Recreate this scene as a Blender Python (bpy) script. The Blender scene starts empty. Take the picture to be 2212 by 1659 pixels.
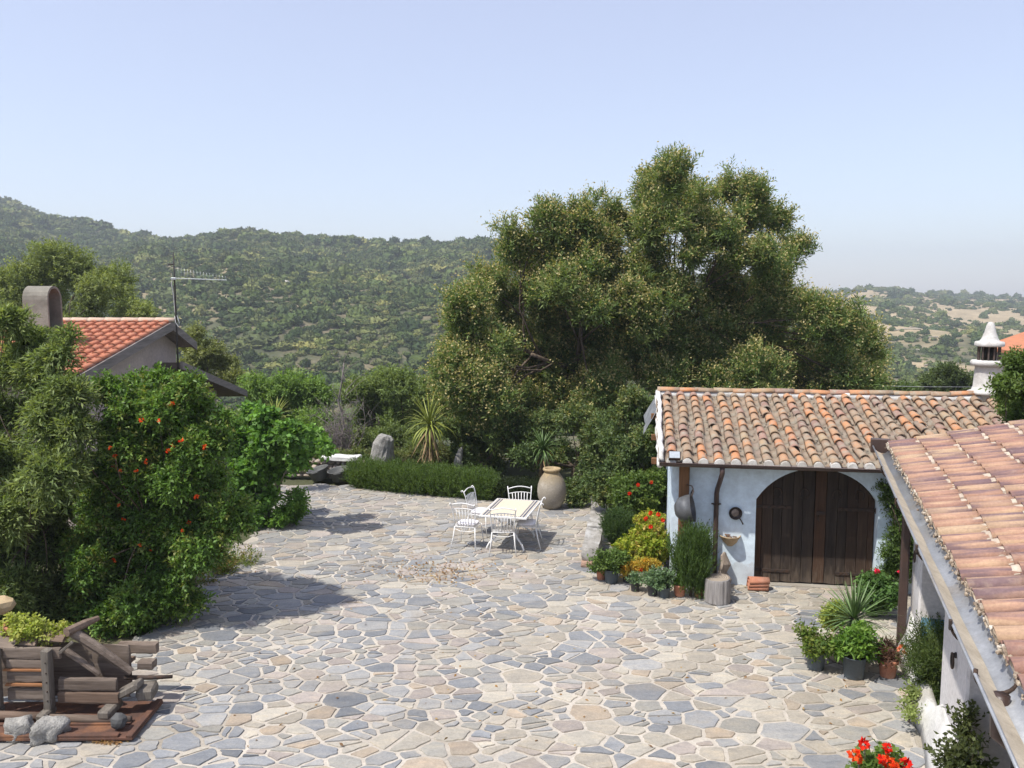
import bpy, bmesh, math, random
import numpy as np
from mathutils import Vector, Matrix, noise as mnoise

# ------------------------------------------------------------------ camera
S = bpy.context.scene
H = 4.95; FPX = 1800.0; CXP = 1106.0; CYP = 829.5; HZ = 640.0
PITCH = math.atan((CYP - HZ) / FPX)
cam = bpy.data.cameras.new('camera'); camo = bpy.data.objects.new('camera', cam)
S.collection.objects.link(camo); S.camera = camo
cam.sensor_width = 36.0; cam.lens = FPX / 2212.0 * 36.0
cam.clip_start = 0.05; cam.clip_end = 12000
camo.location = (0, 0, H); camo.rotation_euler = (math.pi / 2 - PITCH, 0, 0)

# ------------------------------------------------------------------ sky, sun, exposure
SUN_EL = math.radians(60); SUN_H = (-0.82, -0.57)
W = bpy.data.worlds.new('World'); S.world = W; W.use_nodes = True
wn = W.node_tree; wn.nodes.clear()
sky = wn.nodes.new('ShaderNodeTexSky'); sky.sky_type = 'NISHITA'; sky.sun_disc = False
sky.sun_elevation = SUN_EL; sky.sun_rotation = math.atan2(SUN_H[0], SUN_H[1])
sky.altitude = 0; sky.air_density = 1.0; sky.dust_density = 0.7; sky.ozone_density = 1.6
bg = wn.nodes.new('ShaderNodeBackground'); bg.inputs['Strength'].default_value = 0.14
wo = wn.nodes.new('ShaderNodeOutputWorld')
hzm = wn.nodes.new('ShaderNodeMix'); hzm.data_type = 'RGBA'; hzm.inputs[0].default_value = 0.45      # bright summer haze over the whole dome
hzm.inputs[7].default_value = (3.4, 3.2, 3.85, 1.0); wn.links.new(sky.outputs[0], hzm.inputs[6])
wn.links.new(hzm.outputs[2], bg.inputs[0]); wn.links.new(bg.outputs[0], wo.inputs[0])
sl = bpy.data.lights.new('sun', 'SUN'); sl.energy = 3.4; sl.angle = math.radians(0.9); sl.color = (1.0, 0.955, 0.88)
so = bpy.data.objects.new('sun', sl); S.collection.objects.link(so)
sd = Vector((SUN_H[0] * math.cos(SUN_EL), SUN_H[1] * math.cos(SUN_EL), math.sin(SUN_EL)))
so.rotation_euler = (-sd).to_track_quat('-Z', 'Y').to_euler(); so.location = (0, 0, 60)
S.view_settings.view_transform = 'Standard'; S.view_settings.look = 'None'
S.view_settings.exposure = 0.74; S.view_settings.gamma = 1.0
S.render.engine = 'CYCLES'
cy = S.cycles
cy.use_denoising = True; cy.max_bounces = 5; cy.diffuse_bounces = 2; cy.adaptive_threshold = 0.02; cy.glossy_bounces = 2
cy.transmission_bounces = 3; cy.transparent_max_bounces = 6; cy.volume_bounces = 0
cy.caustics_reflective = False; cy.caustics_refractive = False; cy.sample_clamp_indirect = 4.0

# ------------------------------------------------------------------ helpers
RNG = np.random.default_rng(7); random.seed(11)
def ray(px, py):
    u = (px - CXP) / FPX; v = -(py - CYP) / FPX
    return Vector((u, math.cos(PITCH) + v * math.sin(PITCH), -math.sin(PITCH) + v * math.cos(PITCH)))
def G(px, py, z=0.0):                       # point of the place at height z seen in direction (px, py)
    d = ray(px, py); t = (z - H) / d.z
    return Vector((d.x * t, d.y * t, z))
def A(px, py, y):                           # the same at depth y
    d = ray(px, py); t = y / d.y
    return Vector((d.x * t, y, H + d.z * t))
def proj(p):
    q = Vector(p) - Vector((0, 0, H))
    zc = q.y * math.cos(PITCH) - q.z * math.sin(PITCH); up = q.y * math.sin(PITCH) + q.z * math.cos(PITCH)
    return CXP + FPX * q.x / zc, CYP - FPX * up / zc

def link(o, parent=None):
    S.collection.objects.link(o)
    if parent is not None: o.parent = parent
    return o
def tag(o, label, cat, group=None):
    o['label'] = label; o['category'] = cat
    if group: o['group'] = group
    return o
def thing(name, label, cat, loc=(0, 0, 0), rz=0.0, group=None):
    o = bpy.data.objects.new(name, None); o.empty_display_size = 0.1
    link(o); o.location = loc; o.rotation_euler = (0, 0, rz)
    return tag(o, label, cat, group)

class MB:
    def __init__(s): s.v = []; s.f = []; s.sm = []
    def add(s, vs, fs, smooth=False):
        b = len(s.v); s.v.extend([tuple(p) for p in vs]); s.f.extend([tuple(i + b for i in f) for f in fs]); s.sm.extend([smooth] * len(fs)); return s
    def box(s, c, d, R=None):
        hx, hy, hz = d[0] / 2, d[1] / 2, d[2] / 2
        vs = [Vector((x, y, z)) for z in (-hz, hz) for y in (-hy, hy) for x in (-hx, hx)]
        if R is not None: vs = [R @ p for p in vs]
        c = Vector(c)
        return s.add([p + c for p in vs], [(0, 2, 3, 1), (4, 5, 7, 6), (0, 1, 5, 4), (2, 6, 7, 3), (0, 4, 6, 2), (1, 3, 7, 5)])
    def rbox(s, c, d, b=0.01, R=None):        # box with its long edges cut and its ends a little uneven
        hx, hy, hz = d[0] / 2, d[1] / 2, d[2] / 2
        b = min(b, hx * .9, hy * .9, hz * .9)
        ring = [(-hy + b, -hz), (hy - b, -hz), (hy, -hz + b), (hy, hz - b), (hy - b, hz), (-hy + b, hz), (-hy, hz - b), (-hy, -hz + b)]
        xs = [(-hx, .0), (-hx + b, 1.), (hx - b, 1.), (hx, .0)]
        vs = []
        for x, k in xs:
            for (y, z) in ring:
                q = 1.0 if k else 0.0
                yy = y if k else math.copysign(max(0, abs(y) - b), y); zz = z if k else math.copysign(max(0, abs(z) - b), z)
                vs.append(Vector((x, yy, zz)))
        fs = []
        for i in range(3):
            for j in range(8):
                fs.append((i * 8 + j, i * 8 + (j + 1) % 8, (i + 1) * 8 + (j + 1) % 8, (i + 1) * 8 + j))
        fs.append(tuple(range(7, -1, -1))); fs.append(tuple(range(24, 32)))
        if R is not None: vs = [R @ p for p in vs]
        c = Vector(c)
        return s.add([p + c for p in vs], fs)
    def tube(s, pts, rad, n=8, caps=True, smooth=True, flat=1.0):
        pts = [Vector(p) for p in pts]; m = len(pts)
        if not hasattr(rad, '__len__'): rad = [rad] * m
        t0 = (pts[1] - pts[0]).normalized()
        a = t0.orthogonal().normalized(); vs = []
        for i, p in enumerate(pts):
            t = (pts[min(i + 1, m - 1)] - pts[max(i - 1, 0)])
            t = t.normalized() if t.length > 1e-9 else t0
            a = (a - t * a.dot(t)); a = a.normalized() if a.length > 1e-6 else t.orthogonal().normalized()
            bb = t.cross(a)
            for j in range(n):
                w = 2 * math.pi * j / n
                vs.append(p + (a * math.cos(w) + bb * math.sin(w) * flat) * rad[i])
        fs = [(i * n + j, i * n + (j + 1) % n, (i + 1) * n + (j + 1) % n, (i + 1) * n + j) for i in range(m - 1) for j in range(n)]
        if caps: fs += [tuple(range(n - 1, -1, -1)), tuple(range((m - 1) * n, m * n))]
        return s.add(vs, fs, smooth)
    def lathe(s, prof, n=24, c=(0, 0, 0), R=None, wob=0.0, seed=0, smooth=True, a0=0.0, a1=2 * math.pi):
        full = abs(a1 - a0 - 2 * math.pi) < 1e-6; c = Vector(c); vs = []; k = n if full else n + 1
        for (r, z) in prof:
            for j in range(k):
                w = a0 + (a1 - a0) * j / n
                rr = r
                if wob and r > 0: rr *= 1 + wob * mnoise.noise(Vector((math.cos(w) * 1.7 + seed * 3.1, math.sin(w) * 1.7, z * 2.2)))
                p = Vector((rr * math.cos(w), rr * math.sin(w), z))
                vs.append((R @ p if R is not None else p) + c)
        fs = []
        for i in range(len(prof) - 1):
            for j in range(n):
                fs.append((i * k + j, i * k + (j + 1) % k, (i + 1) * k + (j + 1) % k, (i + 1) * k + j))
        if full:
            if prof[0][0] > 1e-6: fs.append(tuple(range(n - 1, -1, -1)))
            if prof[-1][0] > 1e-6: fs.append(tuple(range((len(prof) - 1) * n, len(prof) * n)))
        return s.add(vs, fs, smooth)
    def prism(s, poly, a, b, axis='z'):        # polygon extruded from a to b
        n = len(poly)
        def P(x, y, t): return {'z': (x, y, t), 'y': (x, t, y), 'x': (t, x, y)}[axis]
        vs = [P(x, y, a) for x, y in poly] + [P(x, y, b) for x, y in poly]
        fs = [tuple(range(n - 1, -1, -1)), tuple(range(n, 2 * n))] + [(i, (i + 1) % n, n + (i + 1) % n, n + i) for i in range(n)]
        return s.add(vs, fs)
    def rock(s, c, d, seed=0, sub=2, rough=0.35, R=None, freq=1.6):
        bm = bmesh.new(); bmesh.ops.create_icosphere(bm, subdivisions=sub, radius=1.0)
        c = Vector(c); vs = []
        for q in bm.verts:
            p = q.co.copy(); k = 1 + rough * mnoise.noise(p * freq + Vector((seed * 7.3, seed * 1.7, 0))) + rough * .4 * mnoise.noise(p * freq * 2.7 + Vector((0, seed * 5.1, 0)))
            m = max(abs(p.x), abs(p.y), abs(p.z)); p = p * (k * (0.62 + 0.38 / max(m, .5) * .75))
            p = Vector((p.x * d[0] / 2, p.y * d[1] / 2, p.z * d[2] / 2))
            vs.append((R @ p if R is not None else p) + c)
        fs = [tuple(x.index for x in f.verts) for f in bm.faces]
        bm.free()
        return s.add(vs, fs, sub > 2)
    def mesh(s, name='mesh'):
        me = bpy.data.meshes.new(name); me.from_pydata([tuple(p) for p in s.v], [], s.f)
        if any(s.sm): me.polygons.foreach_set('use_smooth', s.sm)
        me.update(); return me

def fixn(me):
    bm = bmesh.new(); bm.from_mesh(me); bmesh.ops.recalc_face_normals(bm, faces=bm.faces[:]); bm.to_mesh(me); bm.free(); return me
def part(parent, name, mb, mat, loc=(0, 0, 0), rot=None, bevel=0.0, label=None, kind=None):
    me = mb if isinstance(mb, bpy.types.Mesh) else fixn(mb.mesh(name))
    o = bpy.data.objects.new(name, me); link(o, parent); o.location = loc
    if rot is not None: o.rotation_euler = rot
    if mat is not None and not me.materials: me.materials.append(mat)
    if bevel:
        m = o.modifiers.new('bevel', 'BEVEL'); m.width = bevel; m.segments = 1; m.limit_method = 'ANGLE'; m.angle_limit = math.radians(40)
    if label: o['label'] = label
    if kind: o['kind'] = kind
    return o
def solo(name, label, cat, mb, mat, loc=(0, 0, 0), rz=0.0, group=None, bevel=0.0):
    o = part(None, name, mb, mat, loc, (0, 0, rz), bevel); return tag(o, label, cat, group)
def structure(name, mb, mat, parent=None, kind='structure'):
    o = part(parent, name, mb, mat); o['kind'] = kind; return o
def np_mesh(name, V, nper, tint=None, mat=None):   # V (n*nper,3): separate polygons of nper corners each
    nv = len(V); nf = nv // nper
    me = bpy.data.meshes.new(name)
    me.vertices.add(nv); me.vertices.foreach_set('co', np.ascontiguousarray(V, dtype=np.float32).ravel())
    me.loops.add(nv); me.loops.foreach_set('vertex_index', np.arange(nv, dtype=np.int32))
    me.polygons.add(nf); me.polygons.foreach_set('loop_start', np.arange(0, nv, nper, dtype=np.int32))
    me.update(calc_edges=True)
    if tint is not None:
        a = me.color_attributes.new('tint', 'FLOAT_COLOR', 'POINT')
        a.data.foreach_set('color', np.concatenate([tint, np.ones((len(tint), 1))], 1).astype(np.float32).ravel())
    if mat: me.materials.append(mat)
    return me

# ------------------------------------------------------------------ materials
def newmat(name):
    m = bpy.data.materials.new(name); m.use_nodes = True; nt = m.node_tree
    b = nt.nodes['Principled BSDF']; b.inputs['Specular IOR Level'].default_value = 0.3
    return m, nt, b
def nd(nt, t, **k):
    n = nt.nodes.new(t)
    for a, v in k.items():
        if a in n.inputs: n.inputs[a].default_value = v
        else: setattr(n, a, v)
    return n
def mixc(nt, fac, a, b, mode='MIX'):
    n = nt.nodes.new('ShaderNodeMix'); n.data_type = 'RGBA'; n.blend_type = mode
    for sock, v in ((n.inputs[0], fac), (n.inputs[6], a), (n.inputs[7], b)):
        if isinstance(v, bpy.types.NodeSocket): nt.links.new(v, sock)
        else: sock.default_value = v if not hasattr(v, '__len__') else (*v[:3], 1)
    return n.outputs[2]
def ramp(nt, fac, stops, interp='LINEAR'):
    r = nt.nodes.new('ShaderNodeValToRGB'); r.color_ramp.interpolation = interp
    e = r.color_ramp.elements
    while len(e) > len(stops): e.remove(e[-1])
    while len(e) < len(stops): e.new(0.5)
    for q, (p, c) in zip(e, stops):
        q.position = p; q.color = (*c, 1) if hasattr(c, '__len__') else (c, c, c, 1)
    nt.links.new(fac, r.inputs[0]); return r.outputs[0]
def noise_(nt, vec, scale, detail=4.0, rough=0.6):
    n = nd(nt, 'ShaderNodeTexNoise', Scale=scale, Detail=detail, Roughness=rough)
    if vec is not None: nt.links.new(vec, n.inputs['Vector'])
    return n.outputs['Fac']
def coords(nt, which='Object', scale=None):
    t = nt.nodes.new('ShaderNodeTexCoord'); o = t.outputs[which]
    if scale:
        m = nt.nodes.new('ShaderNodeMapping'); m.inputs['Scale'].default_value = scale
        nt.links.new(o, m.inputs['Vector']); o = m.outputs[0]
    return o
def bump(nt, b, h, strength=0.3, dist=0.02):
    n = nt.nodes.new('ShaderNodeBump'); n.inputs['Strength'].default_value = strength; n.inputs['Distance'].default_value = dist
    nt.links.new(h, n.inputs['Height']); nt.links.new(n.outputs[0], b.inputs['Normal'])
def basic(name, c1, c2=None, scale=6.0, rough=0.8, bmp=0.25, c3=None, metal=0.0, stretch=None, dist=0.01, world=False, spec=0.3, fine=8.0, lo=.35, hi=.65):
    m, nt, b = newmat(name); c2 = c2 or tuple(x * .75 for x in c1)
    if world:
        g = nt.nodes.new('ShaderNodeNewGeometry'); v = g.outputs['Position']
        if stretch:
            mp = nt.nodes.new('ShaderNodeMapping'); mp.inputs['Scale'].default_value = stretch; nt.links.new(v, mp.inputs['Vector']); v = mp.outputs[0]
    else: v = coords(nt, 'Object', stretch)
    f = noise_(nt, v, scale)
    col = ramp(nt, f, [(lo, c1), (hi, c2)])
    f2 = noise_(nt, v, scale * fine, 3)
    if c3:
        f3 = noise_(nt, v, scale * .37, 5)
        col = mixc(nt, ramp(nt, f3, [(.52, 0.), (.66, 1.)]), col, c3)
    col = mixc(nt, 0.35, col, ramp(nt, f2, [(.3, .55), (.7, 1.3)]), 'MULTIPLY')
    nt.links.new(col, b.inputs['Base Color'])
    b.inputs['Roughness'].default_value = rough; b.inputs['Metallic'].default_value = metal; b.inputs['Specular IOR Level'].default_value = spec
    if bmp: bump(nt, b, f2, bmp, dist)
    return m
def leafmat(name, transl=0.35, rough=0.55, spec=0.25):
    m, nt, b = newmat(name)
    at = nd(nt, 'ShaderNodeAttribute', attribute_name='tint')
    b.inputs['Roughness'].default_value = rough; b.inputs['Specular IOR Level'].default_value = spec
    nt.links.new(at.outputs['Color'], b.inputs['Base Color'])
    tr = nt.nodes.new('ShaderNodeBsdfTranslucent')
    c = mixc(nt, 1.0, at.outputs['Color'], (1.25, 1.25, .55), 'MULTIPLY'); nt.links.new(c, tr.inputs[0])
    mx = nt.nodes.new('ShaderNodeMixShader'); mx.inputs[0].default_value = transl
    nt.links.new(b.outputs[0], mx.inputs[1]); nt.links.new(tr.outputs[0], mx.inputs[2])
    nt.links.new(mx.outputs[0], nt.nodes['Material Output'].inputs[0])
    return m
def rnd_value(nt):          # one number for each object and each loose piece of a mesh
    oi = nt.nodes.new('ShaderNodeObjectInfo'); ge = nt.nodes.new('ShaderNodeNewGeometry')
    a = nt.nodes.new('ShaderNodeMath'); a.operation = 'ADD'
    nt.links.new(oi.outputs['Random'], a.inputs[0]); nt.links.new(ge.outputs['Random Per Island'], a.inputs[1])
    f = nt.nodes.new('ShaderNodeMath'); f.operation = 'FRACT'; nt.links.new(a.outputs[0], f.inputs[0]); return f.outputs[0]

LEAF = leafmat('leaf', .42); LEAFG = leafmat('leaf_glossy', .36, .48, .3); PETAL = leafmat('petal', .3, .6, .1)
BARK = basic('bark', (.16, .12, .085), (.07, .052, .04), 9, .9, .5, stretch=(1, 1, .25))
BARKG = basic('bark_grey', (.26, .23, .2), (.14, .12, .1), 9, .9, .5, stretch=(1, 1, .25))
SOIL = basic('soil', (.10, .07, .05), (.05, .036, .026), 20, .95, .5)
# ------------------------------------------------------------------ plants
def unit(a): return a / np.maximum(np.linalg.norm(a, axis=-1, keepdims=True), 1e-9)
def leaf_quads(P, D, N, ll, lw):
    Sd = unit(np.cross(D, N)); N = np.cross(Sd, D); ll = ll[:, None]; lw = lw[:, None]
    v0 = P; v1 = P + D * ll * .45 + Sd * lw * .5 + N * lw * .13
    v2 = P + D * ll - N * ll * .1; v3 = P + D * ll * .45 - Sd * lw * .5 + N * lw * .13
    return np.stack([v0, v1, v2, v3], 1).reshape(-1, 3)
def foliage(blobs, nspray, L, k, ll, lw, pal, up=.25, droop=0., spread=.9, inner=.35, jit=.18, rise=0., tip=None, tipfrac=.0, tipk=5, tips=None, rng=None, flat=0.5, blobvar=.12):
    """sprays of leaves through a set of ellipsoids (x, y, z, rx, ry, rz); returns leaf corners, tints, spray tips"""
    rng = rng or RNG
    B = np.array(blobs, float); n = nspray
    ar = (B[:, 3] * B[:, 4] + B[:, 4] * B[:, 5] + B[:, 3] * B[:, 5]); bi = rng.choice(len(B), n, p=ar / ar.sum())
    d = unit(rng.normal(size=(n, 3))); fr = inner + (1 - inner) * np.sqrt(rng.random(n))
    O = B[bi, :3] + d * B[bi, 3:6] * fr[:, None]
    z = np.array([0, 0, 1.])
    ax = unit(d + z * up + .5 * rng.normal(size=(n, 3)) + z * rise)
    Ls = L * rng.uniform(.6, 1.25, n)
    pal = np.array(pal, float); bcol = rng.random(len(B))
    w = np.clip(.55 * rng.random(n) + .45 * bcol[bi] + blobvar * rng.normal(size=n), 0, .999)
    ci = w * (len(pal) - 1); i0 = ci.astype(int); cf = (ci - i0)[:, None]
    scol = pal[i0] * (1 - cf) + pal[np.minimum(i0 + 1, len(pal) - 1)] * cf
    t = (np.arange(k)[None, :] + rng.random((n, k))) / k
    st = O - ax * (Ls * .5)[:, None]
    P = st[:, None, :] + ax[:, None, :] * (Ls[:, None] * t)[..., None] - z * (droop * Ls[:, None] * t ** 2)[..., None]
    q = unit(np.cross(ax, rng.normal(size=(n, 3)))); r = np.cross(ax, q)
    ph = 2.39996 * np.arange(k)[None, :] + rng.random((n, 1)) * 6.28
    perp = q[:, None, :] * np.cos(ph)[..., None] + r[:, None, :] * np.sin(ph)[..., None]
    sp = spread * rng.uniform(.6, 1.2, (n, k))
    D = unit(ax[:, None, :] * np.cos(sp)[..., None] + perp * np.sin(sp)[..., None] - z * droop * .4)
    N = unit(z * .7 + d[:, None, :] * flat + .6 * rng.normal(size=(n, k, 3)))
    m = n * k
    lls = ll * rng.uniform(.65, 1.25, m); lws = lw * rng.uniform(.75, 1.2, m)
    V = leaf_quads(P.reshape(-1, 3), D.reshape(-1, 3), N.reshape(-1, 3), lls, lws)
    col = np.repeat(scol, k, 0) * (1 + jit * rng.normal(size=(m, 1))); 
    tipsP = st + ax * Ls[:, None] - z * (droop * Ls)[:, None]
    col = np.repeat(np.clip(col * 1.4, .004, .9), 4, 0)
    return V, col, tipsP, ax
def split_blobs(blobs, n=4, f=.5, k=.62):
    out = []
    for (x, y, z, a, b, c) in blobs:
        for _ in range(n):
            d = unit(RNG.normal(size=3)) * RNG.uniform(.25, 1.0) * k; s = f * RNG.uniform(.7, 1.25)
            out.append((x + d[0] * a, y + d[1] * b, z + d[2] * c, a * s, b * s, c * s))
    return out
def crown(parent, blobs, base, mat=None, name='crown', label=None, **k):
    mat = mat or LEAF; ns = k.pop('split', 0)
    if ns: blobs = split_blobs(blobs, ns)
    V, C, T, ax = foliage(blobs, **k)
    me = np_mesh(name, V - np.array(base), 4, C, mat)
    o = part(parent, name, me, None, label=label)
    return o, T, ax
def blossoms(parent, T, ax, base, sel, pal, n=6, size=.07, name='blossom', spreadr=.1):
    P = T[sel]; A2 = ax[sel]; m = len(P)
    if m == 0: return
    Q = np.repeat(P, n, 0) + RNG.normal(size=(m * n, 3)) * spreadr
    D = unit(np.repeat(A2, n, 0) * .5 + RNG.normal(size=(m * n, 3))); N = unit(RNG.normal(size=(m * n, 3)) + np.array([0, 0, .6]))
    V = leaf_quads(Q, D, N, size * RNG.uniform(.6, 1.3, m * n), size * .7 * RNG.uniform(.7, 1.2, m * n))
    pal = np.array(pal); C = pal[RNG.integers(0, len(pal), m * n)] * RNG.uniform(.8, 1.2, (m * n, 1))
    part(parent, name, np_mesh(name, V - np.array(base), 4, np.repeat(C, 4, 0), PETAL), None)
def limb(mb, p0, p1, r0, r1, bend=.15, seg=5, n=6):
    p0 = Vector(p0); p1 = Vector(p1); d = p1 - p0; L = d.length
    off = Vector(RNG.normal(size=3)) * bend * L * .5; off.z = abs(off.z) * .3 - bend * L * .15
    pts = []; 
    for i in range(seg + 1):
        t = i / seg; pts.append(p0 + d * t + off * math.sin(math.pi * t) + Vector(RNG.normal(size=3)) * L * .012)
    mb.tube(pts, [r0 + (r1 - r0) * i / seg for i in range(seg + 1)], n); return pts
def blob_px(px, py, r, y, dy=0.0, sq=1.0, dep=1.0):      # a clump seen at (px, py), radius r pixels, at depth y
    p = A(px, py, y + dy); s = r * y / FPX
    return (p.x, p.y, p.z, s, s * dep, s * sq)
def branches(parent, blobs, base, trunk_r, mat, fork=.45, name='trunk', top=None, twig=2, forks=5):
    """trunk, limbs to groups of clumps, twigs into every clump: one continuous woody piece"""
    mb = MB(); base = Vector(base); B = [Vector(b[:3]) - base for b in blobs]
    c = sum(B, Vector((0, 0, 0))) / len(B)
    top = Vector(top) - base if top is not None else Vector((c.x * .5, c.y * .5, c.z * fork))
    tp = limb(mb, (0, 0, -.05), top, trunk_r * 1.15, trunk_r * .75, .08, 6, 9)
    order = sorted(range(len(B)), key=lambda i: math.atan2(B[i].y - c.y, B[i].x - c.x))
    groups = [order[i::1][k * len(order) // forks:(k + 1) * len(order) // forks] for i in (0,) for k in range(forks)]
    for g in groups:
        if not g: continue
        gc = sum((B[i] for i in g), Vector((0, 0, 0))) / len(g)
        j = top.lerp(gc, .55)
        lp = limb(mb, top, j, trunk_r * .6, trunk_r * .38, .12, 4, 7)
        for i in g:
            s0 = lp[random.randrange(2, len(lp))]
            q = limb(mb, s0, B[i], trunk_r * .26, trunk_r * .08, .18, 5, 5)
            R_ = blobs[i][3]
            for _ in range(twig):
                e = B[i] + Vector(RNG.normal(size=3)).normalized() * R_ * .85
                limb(mb, q[random.randrange(2, 5)], e, trunk_r * .09, trunk_r * .025, .2, 3, 4)
    return part(parent, name, mb, mat)

def flower_mesh(r, pal, n=26, seed=1):
    g = np.random.default_rng(seed)
    d = unit(g.normal(size=(n, 3))); P = d * r * .35
    V = leaf_quads(P, unit(d + .5 * g.normal(size=(n, 3))), unit(np.cross(d, g.normal(size=(n, 3)))), r * g.uniform(.6, .95, n), r * .75 * g.uniform(.8, 1.2, n))
    pal = np.array(pal); C = pal[g.integers(0, len(pal), n)] * g.uniform(.85, 1.15, (n, 1))
    return np_mesh('flower', V, 4, np.repeat(C, 4, 0), PETAL)
RED = [(.75, .02, .012), (.85, .05, .02), (.6, .012, .012)]
ORR = [(.85, .10, .02), (.8, .06, .015), (.9, .16, .03)]
FL_GER = flower_mesh(.055, RED, 30, 3); FL_GER2 = flower_mesh(.05, ORR, 30, 4)
FL_POM = flower_mesh(.042, ORR, 14, 5); FL_ROSE = flower_mesh(.05, [(.7, .015, .05), (.8, .03, .09)], 24, 6)
def flower(parent, me, p, base, s=1.0):
    o = bpy.data.objects.new('flower', me); link(o, parent); o.location = Vector(p) - Vector(base)
    o.scale = (s, s, s); o.rotation_euler = tuple(RNG.uniform(0, 6.28, 3)); return o

def strap(L, w, droop, seg=6, fold=.25):
    """one long tapering leaf, growing along +X and drooping to -Z"""
    mb = MB(); vs = []; x = 0.; z = 0.; a = 0.
    for i in range(seg + 1):
        t = i / seg; ww = w * .5 * (0.65 + .35 * min(1, t * 4)) * (1 - max(0, t - .35) / .65) ** .8 + .001
        vs += [(x, -ww, z + ww * fold), (x, 0, z), (x, ww, z + ww * fold)]
        a = droop * t ** 1.6 ; x += math.cos(a) * L / seg; z -= math.sin(a) * L / seg
    fs = []
    for i in range(seg):
        for j in (0, 1):
            fs.append((i * 3 + j, i * 3 + j + 1, i * 3 + j + 4, i * 3 + j + 3))
    mb.add(vs, fs, True); return mb.mesh('leaf')
def rosette(parent, c, L, w, n, lo, hi, drops, mat, rnd=.15):
    ms = [strap(L, w, d) for d in drops]
    for m in ms: m.materials.append(mat)
    for i in range(n):
        t = (i + .5) / n; el = lo + (hi - lo) * t; az = i * 2.39996 + RNG.normal() * .15
        j = min(len(ms) - 1, int((1 - t) * len(ms)))
        o = bpy.data.objects.new('leaf', ms[j]); link(o, parent); o.location = c
        s = RNG.uniform(1 - rnd, 1 + rnd); o.scale = (s, s, s)
        o.rotation_euler = (RNG.normal() * .25, -(el + RNG.normal() * .08), az)
def bush(name, label, cat, base, blobs, trunk_r=.04, trunk_mat=None, leaf=None, group=None, trunk=True, forks=4, twig=1, **k):
    t = thing(name, label, cat, base, 0, group)
    if trunk: branches(t, blobs, base, trunk_r, trunk_mat or BARK, name='trunk', forks=forks, twig=twig)
    o, T, ax = crown(t, blobs, base, leaf, **k)
    return t, T, ax
def rand_blobs(c, R, n, r, lo=.3, hi=.85, zmin=None):
    out = []
    for i in range(n):
        d = unit(RNG.normal(size=3)); f = RNG.uniform(lo, hi)
        p = np.array(c) + d * np.array(R) * f
        if zmin is not None and p[2] < zmin + r * .6: p[2] = zmin + r * RNG.uniform(.6, 1.2)
        s = r * RNG.uniform(.75, 1.25); out.append((p[0], p[1], p[2], s, s, s * .9))
    return out
def pot(parent, r, h, mat, rim=True, soil=True):
    pr = [(r * .74, 0), (r * .78, .01), (r * .97, h * (.8 if rim else .99))]
    if rim: pr += [(r * 1.08, h * .81), (r * 1.1, h * .99), (r * 1.06, h)]
    else: pr += [(r * 1.03, h * .985), (r * 1.03, h)]
    pr += [(r * .95, h), (r * .9, h * .88)]
    part(parent, 'pot', MB().lathe(pr + [(0.0, h * .88)], 22), mat)
    if soil: part(parent, 'soil', MB().lathe([(r * .93, h * .885), (r * .5, h * .93), (0, h * .94)], 16, wob=.1), SOIL)
# ------------------------------------------------------------------ terrain
RIDGE = np.array([(-900, 395, 650), (0, 432, 620), (120, 466, 560), (300, 508, 470), (420, 512, 455), (530, 503, 450), (660, 512, 450), (800, 519, 450), (1090, 524, 470), (1300, 560, 520),
                  (1500, 600, 650), (1760, 630, 800), (1900, 624, 850), (2040, 632, 880), (2212, 648, 900), (3200, 655, 900)], float)
def terrain(x, y):
    x = np.asarray(x, float); y = np.asarray(y, float)
    u = CXP + FPX * x / np.maximum(y, 1.0)
    rp = np.interp(u, RIDGE[:, 0], RIDGE[:, 1]); rd = np.interp(u, RIDGE[:, 0], RIDGE[:, 2])
    zr = H + (HZ - rp) / FPX * rd - 2.2
    zv = -15 - 5 * np.clip((u - 1300) / 700, 0, 1)
    z = np.interp(y, [0, 26, 34, 60, 130], [0, 0, -.9, -5.5, -15]) * (zv / -15)
    s = np.clip((y - 130) / (rd - 130), 0, 1); s = s * .72 + .28 * np.sin(s * np.pi / 2)
    z = np.where(y > 130, zv + (zr - zv) * s, z)
    bey = np.clip((y - rd) / 900, 0, 1)
    z = np.where(y > rd, zr * (1 - bey) + (-2) * bey - 18 * np.sin(np.clip(bey * np.pi, 0, np.pi)), z)
    side = np.clip((np.abs(x) / np.maximum(y, 1) - 1.0) / 1.2, 0, 1); side = np.where(y < 1, 1.0, side)
    z = z * (1 - side) + (-.4) * side
    amp = np.clip((y - 60) / 150, 0, 1) * np.clip((rd * 1.02 - y) / 60, .15, 1) * (1 - side)
    z = z + amp * (2.4 * np.sin(x * .043 + 1.3 * np.sin(y * .021)) + 1.7 * np.sin(y * .037 + x * .019) + 1.1 * np.sin(x * .11 + y * .07))
    return z - 0.06
def ground_mesh():
    rs = np.concatenate([np.linspace(0, 40, 14), np.geomspace(46, 900, 110), np.geomspace(930, 1800, 16)])
    an = np.concatenate([np.linspace(-48, 48, 240), np.linspace(54, 306, 40)]) * math.pi / 180
    R_, T_ = np.meshgrid(rs, an, indexing='ij'); x = R_ * np.sin(T_); y = R_ * np.cos(T_)
    z = terrain(x, y); V = np.stack([x, y, z], -1).reshape(-1, 3); na = len(an); fs = []
    for i in range(len(rs) - 1):
        for j in range(na):
            k = (j + 1) % na; fs.append((i * na + j, i * na + k, (i + 1) * na + k, (i + 1) * na + j))
    me = bpy.data.meshes.new('ground'); me.from_pydata(V.tolist(), [], fs); me.polygons.foreach_set('use_smooth', [True] * len(fs)); return fixn(me)
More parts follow.
